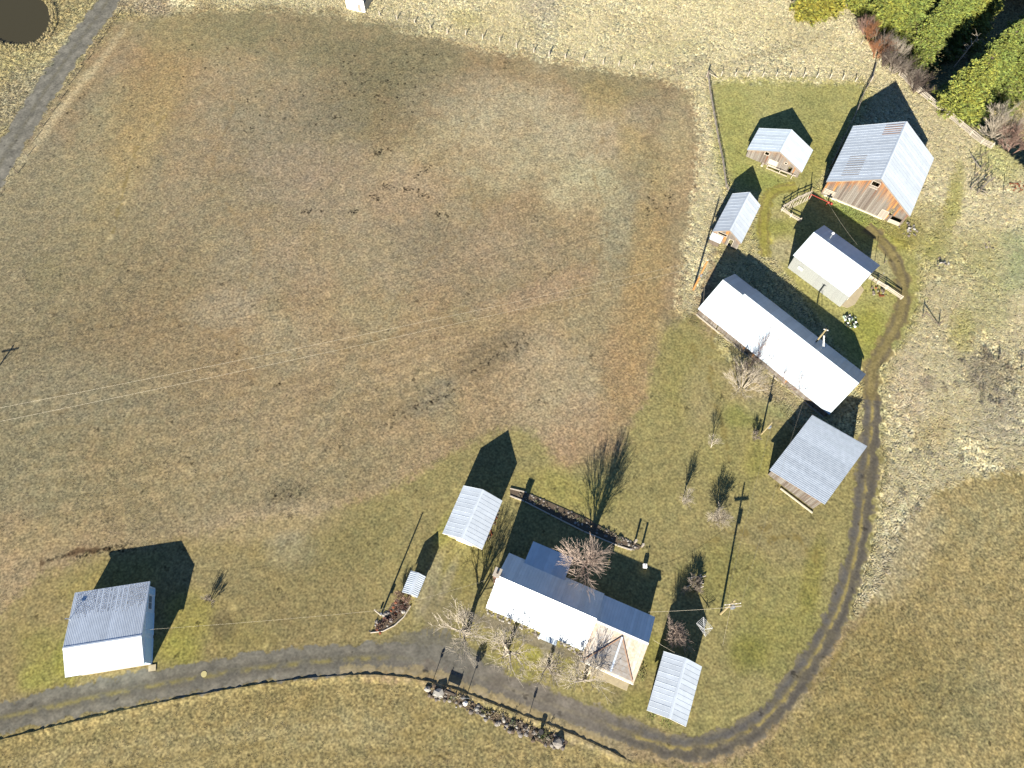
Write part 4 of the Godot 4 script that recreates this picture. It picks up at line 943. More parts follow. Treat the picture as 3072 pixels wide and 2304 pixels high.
func build_house(W: Array):
	var h := gabled({name = "farmhouse", label = "long farmhouse with dazzling white roof slope, stone chimney and tan patched porch roof", cat = "house", c = Vector2(5.52, -15.80), yaw = 21.7, L = 14.73, zp = 4.21, zn = 4.13, hp = 2.45, hn = 2.45, hr = 5.69, roof = W, rib = 0.0, seam = 0.03, pw = 0.42, boards = [], ge = 0.4, ee = 0.55, wallm = M.trim, trim = M.trim, capm = M.galv0})
	var inv := h.transform.affine_inverse()
	# east wing: lower ridge, rear slope in the house roof sheets, porch slope patched tan
	var r0 := inv * G(1795, 1866, 4.6)
	var r1 := inv * G(1942, 1931, 4.6)
	var xa := r0.x - 0.35
	var xb := r1.x + 0.15
	var zr := (r0.z + r1.z) / 2
	var Lw := xb - xa
	var xc := (xa + xb) / 2
	slope(h, Lw, zr, 4.6, zr - 4.1, 2.45, {pw = 0.42, seam = 0.03}, W, xc)
	slope(h, Lw, zr, 4.6, zr + 5.4, 2.75, {pw = 0.55, seam = 0.02}, ["porch0", "porch1", "porchw0", "porchw1", "porch0"].map(func(k): return M[k]), xc)
	part("ridge_flashing", box_mesh(Vector3(xa, 4.66, zr - 0.12), Vector3(xb, 4.74, zr + 0.14)), M.trim, h)
	part("wing_wall", box_mesh(Vector3(xa, 0, zr - 3.5), Vector3(xb - 0.4, 2.6, zr + 3.1)), M.trim, h)
	part("wing_gable", box_mesh(Vector3(xb - 0.55, 2.6, zr - 2.2), Vector3(xb - 0.42, 3.4, zr + 2.2)), M.trim, h)
	for k in 3: part("porch_post", bar_mesh(Vector3(xa + 0.4 + (Lw - 0.9) * k / 2.0, 0, zr + 5.0), Vector3(xa + 0.4 + (Lw - 0.9) * k / 2.0, 2.7, zr + 5.0), 0.14, 0.14), M.trim, h)
	part("porch_fascia", box_mesh(Vector3(xa - 0.02, 2.6, zr + 5.42), Vector3(xb + 0.02, 2.8, zr + 5.5)), M.trim, h)
	part("porch_floor", box_mesh(Vector3(xa + 0.1, 0, zr + 3.1), Vector3(xb - 0.2, 0.14, zr + 6.3)), M.concrete, h)
	# cross gable over the porch door: ridge runs towards the drive, valleys flashed in brown
	var ap := Vector3(xa + Lw * 0.53, 4.62, zr + 0.55)
	var fr := Vector3(ap.x + 0.05, 4.42, zr + 5.35)
	var vl := Vector3(xa + 0.35, 3.02, zr + 5.2)
	var vr := Vector3(xb - 0.25, 3.02, zr + 5.2)
	var st := S()
	for k in 7:                                                         # lapped sheets, each a course
		for sd in [[vl, -1], [vr, 1]]:
			var e: Vector3 = sd[0]
			var a0 := ap.lerp(fr, k / 7.0)
			var a1 := ap.lerp(fr, (k + 0.97) / 7.0)
			var b0 := ap.lerp(e, k / 7.0)
			var b1 := ap.lerp(e, (k + 0.97) / 7.0)
			var s2 := S()
			var up := Vector3(0, 0.03 + 0.012 * (k % 2), 0)
			if sd[1] < 0: quad(s2, b0 + up, a0 + up, a1 + up, b1 + up)
			else: quad(s2, a0 + up, b0 + up, b1 + up, a1 + up)
			part("gable_sheet", fin(s2), M["porchw%d" % ((k * 2 + (1 if sd[1] > 0 else 0)) % 3)], h)
	quad(st, vl, fr, fr + Vector3(0, -0.02, 0), vl)
	tri(st, vl, fr, vr)
	part("gable_front", fin(st), M.trim, h)
	for e in [vl, vr]: part("valley_flashing", bar_mesh(ap + Vector3(0, 0.06, 0), e + Vector3(0, 0.06, 0), 0.15, 0.05), M.tanrust, h)
	part("gable_ridge", bar_mesh(ap + Vector3(0, 0.07, 0), fr + Vector3(0, 0.07, 0), 0.26, 0.06), M.pale0, h)
	# annex behind
	var n0 := inv * G(1600, 1624, 2.3)
	var n1 := inv * G(1719, 1675, 2.3)
	var zb := (n0.z + n1.z) / 2
	slope(h, n1.x - n0.x, -3.2, 2.95, zb, 2.3, {pw = 0.42, seam = 0.02}, W, (n0.x + n1.x) / 2)
	part("annex_wall", box_mesh(Vector3(n0.x + 0.3, 0, zb + 0.35), Vector3(n1.x - 0.3, 2.2, -3.4)), M.trim, h)
	# stone chimney at the west gable
	part("chimney", box_mesh(Vector3(-7.9, 0, -0.8), Vector3(-7.05, 6.6, 0.35)), M.brick, h)
	part("chimney_cap", box_mesh(Vector3(-7.98, 6.6, -0.88), Vector3(-6.97, 6.72, 0.43)), M.palewood, h)
	part("flue", box_mesh(Vector3(-7.6, 6.72, -0.4), Vector3(-7.3, 6.95, -0.05)), M.iron, h)
	part("vent_pipe", tube_mesh(Vector3(2.2, 4.0, 2.0), Vector3(2.2, 4.55, 2.0), 0.06, 0.06, 8), M.steel, h)
	# entry canopy over the front walk
	part("entry_canopy", box_mesh(Vector3(1.0, 2.0, 3.9), Vector3(3.6, 2.08, 5.0)), M.tin0, h)
	for x in [1.1, 3.5]: part("canopy_post", bar_mesh(Vector3(x, 0, 4.9), Vector3(x, 2.0, 4.9), 0.09, 0.09), M.trim, h)
	for x in [-5.2, -2.2, 5.0]: opening(h, "window", Vector3(x, 1.4, 3.67), Vector3(0, 0, 1), 1.1, 1.1, M.glass, M.trim, true)
	opening(h, "door", Vector3(2.3, 1.05, 3.67), Vector3(0, 0, 1), 0.95, 2.0, M.bluedoor, M.trim)

# ---------------------------------------------------------------- trees and shrubs
class Limb:
	var p: Vector3
	var d: Vector3
	var l: float
	var r: float
	var k: int
func grow(sts: Array, p: Vector3, d: Vector3, l: float, r: float, k: int, o: Dictionary, rg: RandomNumberGenerator):
	var n := 3 if k < 2 else 2
	var pts := [p]
	var dir := d
	for i in n:
		var wob: float = o.get("wob", 0.16)
		dir = (dir + Vector3(rg.randf_range(-wob, wob), rg.randf_range(-wob, wob) + o.get("lift", 0.05), rg.randf_range(-wob, wob))).normalized()
		pts.append(pts[-1] + dir * l / n)
	var tip: float = o.get("taper", 0.55)
	for i in n:
		var a := lerpf(r, r * tip, float(i) / n)
		var b := lerpf(r, r * tip, float(i + 1) / n)
		tube(sts[mini(k, sts.size() - 1)], pts[i], pts[i + 1], a, b, [7, 5, 4, 3, 3, 3][mini(k, 5)], false)
	if k >= o.depth: return
	var cnt: int = o.kids[k]
	for c in cnt:
		var f := rg.randf_range(o.get("from", 0.35), 1.0)
		if c == 0: f = 1.0
		var seg := mini(int(f * n), n - 1)
		var at: Vector3 = pts[seg].lerp(pts[seg + 1], f * n - seg)
		var base: Vector3 = (pts[seg + 1] - pts[seg]).normalized()
		var ang: float = rg.randf_range(o.angle[0], o.angle[1])
		if c == 0 and k > 0: ang *= 0.4
		var f2 := frame_of(Vector3.ZERO, base)
		var th := TAU * (float(c) / cnt + rg.randf() * 0.6)
		var nd := (base * cos(ang) + (f2.x * cos(th) + f2.z * sin(th)) * sin(ang)).normalized()
		grow(sts, at, nd, l * rg.randf_range(o.len[0], o.len[1]), maxf(r * o.get("thin", 0.5) * rg.randf_range(0.8, 1.1), o.get("rmin", 0.012)), k + 1, o, rg)
func bare_tree(called: String, label: String, cat: String, at: Vector3, o: Dictionary, m: Material, sd: int, group := "") -> Node3D:
	var t := thing(called, label, cat, at, 0.0, group)
	var rg := RandomNumberGenerator.new(); rg.seed = sd
	var sts := [S(), S(), S()]
	for s in o.get("stems", 1):
		var d: Vector3 = Vector3(rg.randf_range(-1, 1), 0, rg.randf_range(-1, 1)) * o.get("splay", 0.08)
		grow(sts, Vector3(d.x, -0.05, d.z) * o.get("foot", 1.0), (Vector3.UP + d).normalized(), o.trunk * rg.randf_range(0.85, 1.1), o.r, 0, o, rg)
	part("trunk", fin(sts[0]), m, t)
	part("branches", fin(sts[1]), m, t)
	part("twigs", fin(sts[2]), o.get("twigm", m), t)
	return t
func conifer(label: String, at: Vector3, h: float, rad: float, tone: Color, sd: int):
	var t := thing("conifer", label, "tree", at)
	var rg := RandomNumberGenerator.new(); rg.seed = sd
	part("trunk", tube_mesh(Vector3(0, -0.1, 0), Vector3(0, h * 0.97, 0), 0.32, 0.04, 8), M.barkdark, t)
	var br := S()
	var st := S()
	var lv := int(h * 2.3)
	for i in lv:
		var f := 0.07 + 0.93 * (i + rg.randf() * 0.7) / lv
		var y := h * f
		var rr := rad * pow(1.0 - f, 0.62) * rg.randf_range(0.8, 1.12) + 0.25
		var nb := 8 if f < 0.8 else 5
		for b in nb:
			var th := TAU * (b + rg.randf() * 0.8) / nb + i * 1.9
			var L := rr * rg.randf_range(0.75, 1.15)
			var out := Vector3(cos(th), 0, sin(th))
			var root := Vector3(0, y, 0)
			var tipp := root + out * L + Vector3(0, -L * rg.randf_range(0.05, 0.32), 0)
			tube(br, root, tipp, 0.05, 0.015, 3, false)
			var sp := int(2 + L * 3.6)
			for s in sp:
				var g := (s + rg.randf()) / sp
				if g < 0.18: continue
				var c := root.lerp(tipp, g) + Vector3(rg.randf_range(-0.12, 0.12), rg.randf_range(-0.05, 0.12), rg.randf_range(-0.12, 0.12))
				var side := Vector3(-out.z, 0, out.x)
				var wide := L * 0.32 * (1.15 - g) + 0.3
				var k := rg.randf_range(0.65, 1.3)
				var yel := rg.randf()
				st.set_color(Color(tone.r * k * (1.0 + 0.3 * yel), tone.g * k, tone.b * k * (1.0 - 0.3 * yel)))
				for q in 6:
					var dd := (side * (1 if q % 2 == 0 else -1) * rg.randf_range(0.5, 1.0) + out * rg.randf_range(0.1, 0.9) + Vector3(0, rg.randf_range(-0.25, 0.4), 0)).normalized()
					var e := c + dd * wide * rg.randf_range(0.55, 1.1)
					var pw := dd.cross(Vector3(rg.randf_range(-0.5, 0.5), 1, rg.randf_range(-0.5, 0.5))).normalized() * rg.randf_range(0.08, 0.19)
					var md := c.lerp(e, 0.5) + Vector3(0, 0.04, 0)
					quad(st, c, md - pw, e, md + pw)
	part("limbs", fin(br), M.barkdark, t)
	part("crown", fin(st), M.needle, t)
func evergreen_bush(called: String, label: String, at: Vector3, r: float, h: float, tone: Color, sd: int, group := ""):
	var t := thing(called, label, "shrub", at, 0.0, group)
	var rg := RandomNumberGenerator.new(); rg.seed = sd
	var st := S()
	for i in int(160 * r + 60):
		var d := Vector3(rg.randf_range(-1, 1), rg.randf_range(0, 1), rg.randf_range(-1, 1))
		if d.length() > 1.0: continue
		var c := Vector3(d.x * r, d.y * h * (0.9), d.z * r)
		var k := rg.randf_range(0.6, 1.4)
		st.set_color(Color(tone.r * k, tone.g * k, tone.b * k))
		var e := (d + Vector3(rg.randf_range(-0.6, 0.6), rg.randf_range(0, 0.8), rg.randf_range(-0.6, 0.6))).normalized() * rg.randf_range(0.12, 0.28)
		var pw := e.cross(Vector3(rg.randf(), rg.randf(), rg.randf())).normalized() * 0.05
		quad(st, c, c + e * 0.5 - pw, c + e, c + e * 0.5 + pw)
	part("stem", tube_mesh(Vector3(0, -0.05, 0), Vector3(0, h * 0.6, 0), 0.05, 0.02, 5), M.barkdark, t)
	part("foliage", fin(st), M.needle, t)

func build_trees():
	var pollard := {trunk = 3.4, r = 0.34, depth = 4, kids = [8, 5, 4, 3], angle = [0.35, 0.95], len = [0.58, 0.82], thin = 0.36, taper = 0.85, from = 0.45, wob = 0.13, lift = 0.05, rmin = 0.02}
	var g1 := "pollarded trees along the front of the farmhouse"
	var pl := pollard.duplicate(); pl.trunk = 3.7
	bare_tree("bare_tree", "tall pollarded bare tree at the corner of lane and lawn, casting the longest trunk shadow", "tree", G(1403, 1902), pl, M.barkpale, 101, g1)
	pl = pollard.duplicate(); pl.trunk = 3.0; pl.angle = [0.45, 1.15]
	bare_tree("bare_tree", "widest pollarded bare tree, spreading over the drive in front of the white roof", "tree", G(1514, 1962), pl, M.barkpale, 102, g1)
	pl = pollard.duplicate(); pl.trunk = 2.7; pl.r = 0.28
	bare_tree("bare_tree", "pollarded bare tree beside the front walk and entry canopy", "tree", G(1643, 1999), pl, M.barkpale, 103, g1)
	pl = pollard.duplicate(); pl.trunk = 2.7; pl.r = 0.28
	bare_tree("bare_tree", "pollarded bare tree at the corner of the tan porch roof", "tree", G(1752, 2040), pl, M.barkpale, 104, g1)
	bare_tree("bare_tree", "dense round bare tree standing in the shade behind the farmhouse", "tree", G(1756, 1700), {trunk = 3.6, r = 0.27, depth = 4, kids = [14, 5, 4, 3], angle = [0.2, 0.68], len = [0.66, 0.86], thin = 0.44, taper = 0.7, from = 0.6, wob = 0.09, lift = 0.02, rmin = 0.018}, M.barkrose, 105)
	var fr := {trunk = 1.3, r = 0.09, depth = 4, kids = [6, 5, 4, 4], angle = [0.3, 0.95], len = [0.6, 0.85], thin = 0.5, taper = 0.6, from = 0.3, wob = 0.14, lift = 0.1, rmin = 0.012}
	var g2 := "young fruit trees on the east lawn"
	bare_tree("fruit_tree", "slender young bare fruit tree on open lawn west of the bushy one", "tree", G(2048, 1504), fr, M.barkpale, 111, g2)
	var f2 := fr.duplicate(); f2.stems = 3; f2.splay = 0.25; f2.trunk = 1.6
	bare_tree("fruit_tree", "bushy many stemmed bare fruit tree beside the crossarm shadow", "tree", G(2151, 1558), f2, M.barkpale, 112, g2)
	f2 = fr.duplicate(); f2.trunk = 1.5; f2.kids = [4, 4, 4, 3]
	bare_tree("fruit_tree", "thin leaning bare fruit tree nearest the long shed", "tree", G(2133, 1343), f2, M.barkpale, 113, g2)
	var sh := {trunk = 1.7, r = 0.06, stems = 7, splay = 0.42, foot = 0.9, depth = 3, kids = [5, 5, 4], angle = [0.2, 0.7], len = [0.55, 0.8], thin = 0.55, taper = 0.6, from = 0.25, wob = 0.14, lift = 0.08, rmin = 0.012}
	var g3 := "bare shrubs along the long shed wall"
	var tg := sh.duplicate(); tg.stems = 18; tg.splay = 1.1; tg.trunk = 2.3; tg.kids = [4, 4, 3]; tg.foot = 0.5; tg.r = 0.05
	bare_tree("bare_shrub", "broad pale tangle of bare shrub in front of the long shed", "shrub", G(2225, 1165), tg, M.barkpale, 121, g3)
	var s2 := sh.duplicate(); s2.trunk = 1.9; s2.r = 0.09; s2.stems = 4
	bare_tree("bare_shrub", "dark gnarled shrub between the pale tangle and the shed", "shrub", G(2228, 1110), s2, M.barkdark, 122, g3)
	s2 = sh.duplicate(); s2.trunk = 3.2; s2.stems = 22; s2.splay = 0.42; s2.angle = [0.08, 0.32]; s2.kids = [3, 2, 2]; s2.depth = 2; s2.r = 0.035; s2.rmin = 0.016; s2.len = [0.4, 0.7]; s2.foot = 1.8
	bare_tree("bare_shrub", "tallest reddish whips growing up past the long shed eave", "shrub", G(2272, 1068), s2, M.barkred, 123, g3)
	s2 = s2.duplicate(); s2.trunk = 2.5; s2.stems = 14
	bare_tree("bare_shrub", "smaller reddish whips at the long shed wall beside the yard pole shadow", "shrub", G(2362, 1155), s2, M.barkred, 124, g3)
	var rd := sh.duplicate(); rd.trunk = 0.9; rd.stems = 14; rd.splay = 0.6; rd.r = 0.035
	var bu := rd.duplicate(); bu.trunk = 2.0; bu.splay = 0.3; bu.stems = 12; bu.kids = [6, 5, 4]
	bare_tree("bare_shrub", "round pinkish bare bush rising out of the garden shed shadow", "shrub", G(2018, 1908), bu, M.barkrose, 125)
	var sm := rd.duplicate(); sm.stems = 6; sm.trunk = 0.8; sm.splay = 0.4
	bare_tree("bare_shrub", "small dry bush alone on the lawn by the blue garage", "shrub", G(628, 1800), sm, M.barkgrey, 126)
	bare_tree("bare_shrub", "brown bare bush behind the rock bed at the well house", "shrub", G(1212, 1800), rd, M.barkred, 127)
	bare_tree("bare_shrub", "wispy bare bush at the end of the rock wall by the log pile", "shrub", G(2072, 1760), rd, M.barkgrey, 128)
	bare_tree("bare_shrub", "dry cut back bush at the foot of the short yard pole", "shrub", G(2262, 1312), sm, M.barkgrey, 129)
	# woods corner
	var wd := sh.duplicate(); wd.trunk = 1.9; wd.stems = 10; wd.splay = 0.5
	var spots := [[2600, 98, "barkred", "greyish red thicket shrub nearest the old fence corner"], [2612, 118, "barkorange", "rusty orange thicket shrub under the leftmost conifers"], [2640, 150, "barkgrey", "pale grey thicket shrub beside the rusty orange one"], [2632, 172, "barkorange", "low orange brown thicket shrub by the fence posts"], [2690, 176, "barkpale", "tall silvery thicket shrub leaning over the rail fence end"], [2680, 214, "barkgrey", "dense grey thicket shrub above the rail fence"], [2735, 250, "barkgrey", "last grey thicket shrub before the big conifer"], [2655, 200, "barkdark", "dark brown thicket shrub at the wire fence"], [2712, 222, "barkdark", "brown thicket shrub in the middle of the thicket"], [2750, 275, "barkdark", "brown thicket shrub against the rails"]]
	for i in spots.size():
		bare_tree("thicket_shrub", spots[i][3], "shrub", G(spots[i][0] - 6, spots[i][1] + 4), wd, M[spots[i][2]], 200 + i, "bare thicket shrubs along the wood edge")
	var wt := wd.duplicate(); wt.trunk = 2.2; wt.stems = 5; wt.r = 0.1
	wt.trunk = 3.4; wt.depth = 4; wt.kids = [5, 5, 4, 4]; wt.rmin = 0.02
	for q in [["bare_tree", "white barked bare tree standing in the deep shade of the draw", "tree", 2985, 400, wt, "barkpale", 220], ["bare_tree", "greyish pink bare tree at the far edge of the draw", "tree", 3050, 440, wt, "barkred", 221]]:
		var tb := G(q[3], q[4])
		tb.y = gh(tb.x, tb.z)
		bare_tree(q[0], q[1], q[2], tb, q[5], M[q[6]], q[7])
	bare_tree("bare_tree", "dead grey snag poking out between the conifers", "tree", G(2862, 200), {trunk = 8.0, r = 0.16, depth = 2, kids = [22, 4], angle = [0.9, 1.4], len = [0.14, 0.25], thin = 0.3, taper = 0.2, from = 0.2, wob = 0.04, lift = 0.0, rmin = 0.014}, M.barkpale, 222)
	var tones := [Color(0.17, 0.215, 0.045), Color(0.14, 0.195, 0.045), Color(0.20, 0.215, 0.038)]
	var cs := [[2868, 322, 13.0, 4.2, 0, "big sunlit conifer leaning over the rail fence"], [2935, 250, 15.0, 4.2, 1, "tall conifer behind the big sunlit one"], [3040, 215, 16.0, 4.4, 1, "tallest conifer of the wood corner"], [2655, 62, 12.0, 3.8, 0, "conifer above the orange thicket shrubs"], [2725, 40, 13.0, 4.0, 1, "conifer next to the dark gap in the wood"], [2800, 100, 11.0, 3.4, 1, "smaller dark conifer by the dead snag"], [2850, 60, 15.0, 4.0, 1, "dark green conifer behind the dead snag"], [2420, 42, 5.0, 3.0, 2, "short broad yellow conifer at the pasture edge"], [2470, 22, 6.5, 3.4, 2, "young yellow green conifer next to the short broad one"], [2560, 10, 8.0, 3.0, 0, "conifer closing the row at the pasture edge"], [2650, -70, 14.0, 4.2, 1, "conifer in the second row of the wood"], [2790, -60, 15.0, 4.2, 0, "pale topped conifer in the second row"], [2920, 40, 16.0, 4.3, 0, "conifer of the inner wood beside the tallest one"], [2960, -60, 16.0, 4.4, 1, "conifer far inside the wood"], [3110, 90, 16.0, 4.4, 0, "conifer on the outer edge of the wood"]]
	for i in cs.size():
		var c: Array = cs[i]
		var at := G(c[0], c[1])
		at.y = gh(at.x, at.z)
		conifer(c[5], at, c[2] - at.y, c[3] * 1.4, tones[c[4]], 300 + i)
	# dead weeds standing in the rough pasture
	var rw := RandomNumberGenerator.new(); rw.seed = 31
	for i in 26:
		var q := Vector2(rw.randf_range(2900, 3065), rw.randf_range(1040, 1220)) if i < 16 else Vector2(rw.randf_range(2680, 2900), rw.randf_range(1050, 1560))
		if i >= 16 and not Geometry2D.is_point_in_polygon(q, Z.pasture_top): continue
		evergreen_bush("dead_weed", "%s dead weed clump in the rough pasture" % ["blackish", "dark brown", "greyish"][i % 3], G(q.x, q.y), rw.randf_range(0.35, 0.8), rw.randf_range(0.4, 0.9), [Color(0.07, 0.06, 0.05), Color(0.13, 0.10, 0.07), Color(0.16, 0.14, 0.12)][i % 3], 620 + i, "dead weed clumps in the rough pasture")
	# bed plants
	var rp := RandomNumberGenerator.new(); rp.seed = 12
	for i in 22:
		var f := (i + rp.randf()) / 22.0
		var pp := G(lerpf(1290, 1690, f), lerpf(2066, 2232, f) + rp.randf_range(-10, 10))
		var tn: Color = [Color(0.16, 0.12, 0.08), Color(0.22, 0.18, 0.10), Color(0.10, 0.09, 0.06), Color(0.12, 0.13, 0.05), Color(0.27, 0.23, 0.17)][i % 5]
		evergreen_bush("winter_perennial", "%s withered clump in the long winter flower bed" % ["dark brown", "straw coloured", "blackish", "olive", "pale grey"][i % 5], pp, rp.randf_range(0.3, 0.6), rp.randf_range(0.25, 0.7), tn, 420 + i, "withered clumps in the long flower bed")
	for i in 14:
		var f := (i + rp.randf()) / 14.0
		var pp := G(lerpf(1135, 1215, f), lerpf(1884, 1815, f) + rp.randf_range(-8, 8))
		evergreen_bush("winter_perennial", "%s withered clump among the rocks of the crescent bed" % ["reddish", "dark maroon", "tan"][i % 3], pp, rp.randf_range(0.25, 0.5), rp.randf_range(0.2, 0.5), [Color(0.14, 0.07, 0.05), Color(0.10, 0.06, 0.05), Color(0.2, 0.15, 0.1)][i % 3], 460 + i, "withered clumps in the crescent bed")
	for i in 16:
		var f := (i + rp.randf()) / 16.0
		var pp := G(lerpf(1545, 1900, f), lerpf(1474, 1638, f) + rp.randf_range(-6, 6))
		evergreen_bush("winter_perennial", "%s withered clump in the timber edged bed behind the house" % ["dark brown", "tan", "olive"][i % 3], pp, rp.randf_range(0.25, 0.5), rp.randf_range(0.2, 0.5), [Color(0.12, 0.10, 0.07), Color(0.2, 0.17, 0.12), Color(0.09, 0.10, 0.05)][i % 3], 480 + i, "withered clumps in the timber edged bed")
	var gb := "evergreens in the long flower bed"
	evergreen_bush("evergreen_shrub", "dark clipped evergreen beside the boulders of the long flower bed", G(1640, 2212), 0.75, 1.3, Color(0.05, 0.075, 0.02), 401, gb)
	evergreen_bush("evergreen_shrub", "small upright evergreen halfway along the flower bed", G(1540, 2166), 0.3, 1.1, Color(0.045, 0.07, 0.03), 402, gb)
	evergreen_bush("evergreen_shrub", "yellow green clump near the white boulder of the flower bed", G(1378, 2093), 0.5, 0.4, Color(0.17, 0.15, 0.04), 403, gb)
	evergreen_bush("evergreen_shrub", "golden low clump in the middle of the flower bed", G(1466, 2140), 0.55, 0.4, Color(0.19, 0.16, 0.04), 404, gb)
	evergreen_bush("evergreen_shrub", "green clump by the round urn of the flower bed", G(1622, 2206), 0.5, 0.5, Color(0.09, 0.12, 0.03), 405, gb)
	evergreen_bush("evergreen_shrub", "bright green leafy clump against the ribbed garden shed gable", G(2000, 2165), 0.85, 0.5, Color(0.17, 0.22, 0.05), 406)
	evergreen_bush("evergreen_shrub", "small green clump at the left corner of the garden shed gable", G(1952, 2144), 0.6, 0.45, Color(0.16, 0.20, 0.05), 407)
	evergreen_bush("evergreen_shrub", "bright shrub at the corner of the tan porch", G(1921, 2026), 0.8, 0.8, Color(0.16, 0.19, 0.06), 408)

# ---------------------------------------------------------------- fences, poles, wires
func fence(called: String, label: String, posts: Array, h: float, pr: float, rails: Array, rr: float, wires: Array, pm: Material, rm: Material, sd: int, cat := "fence") -> Node3D:
	var mid: Vector3 = posts[posts.size() / 2]
	var t := thing(called, label, cat, mid)
	var r := RandomNumberGenerator.new(); r.seed = sd
	for p in posts:
		var a: Vector3 = p - mid
		var hh := h * r.randf_range(0.85, 1.12)
		part("post", tube_mesh(a + Vector3(0, -0.1, 0), a + Vector3(r.randf_range(-0.08, 0.08), hh, r.randf_range(-0.08, 0.08)), pr * r.randf_range(0.85, 1.2), pr * 0.85, 6), pm, t)
	for i in posts.size() - 1:
		var a: Vector3 = posts[i] - mid
		var b: Vector3 = posts[i + 1] - mid
		for y in rails:
			var e := (b - a).normalized() * 0.2
			part("rail", tube_mesh(a - e + Vector3(0, y + r.randf_range(-0.07, 0.07), 0), b + e + Vector3(0, y + r.randf_range(-0.07, 0.07), 0), rr * r.randf_range(0.8, 1.2), rr * 0.8, 5), rm, t)
		for y in wires:
			part("wire", tube_mesh(a + Vector3(0, y, 0), b + Vector3(0, y, 0), 0.008, 0.008, 3), M.wire, t)
	return t
func split(pts: Array, gap: float) -> Array:
	var out := []
	for i in pts.size() - 1:
		var a: Vector3 = pts[i]
		var b: Vector3 = pts[i + 1]
		var n := int(maxf(1.0, roundf((b - a).length() / gap)))
		for k in n: out.append(a.lerp(b, float(k) / n))
	out.append(pts[-1])
	return out
func wire_run(label: String, a: Vector3, b: Vector3, sag: float, r := 0.022, group := ""):
	var mid := (a + b) / 2
	var t := thing("overhead_wire", label, "wire", mid, 0.0, group)
	var st := S()
	var n := int(maxf(6.0, (b - a).length() / 4.0))
	var prev := a
	for i in n:
		var f := (i + 1.0) / n
		var p := a.lerp(b, f) - Vector3(0, sag * 4.0 * f * (1.0 - f), 0)
		tube(st, prev - mid, p - mid, r, r, 4, false)
		prev = p
	part("strand", fin(st), M.wire, t)
func pole(called: String, label: String, base: Vector3, top: Vector3, r: float, m: Material) -> Node3D:
	var t := thing(called, label, "pole", base)
	part("shaft", tube_mesh(Vector3(0, -0.1, 0), top - base, r, r * 0.72, 9), m, t)
	return t

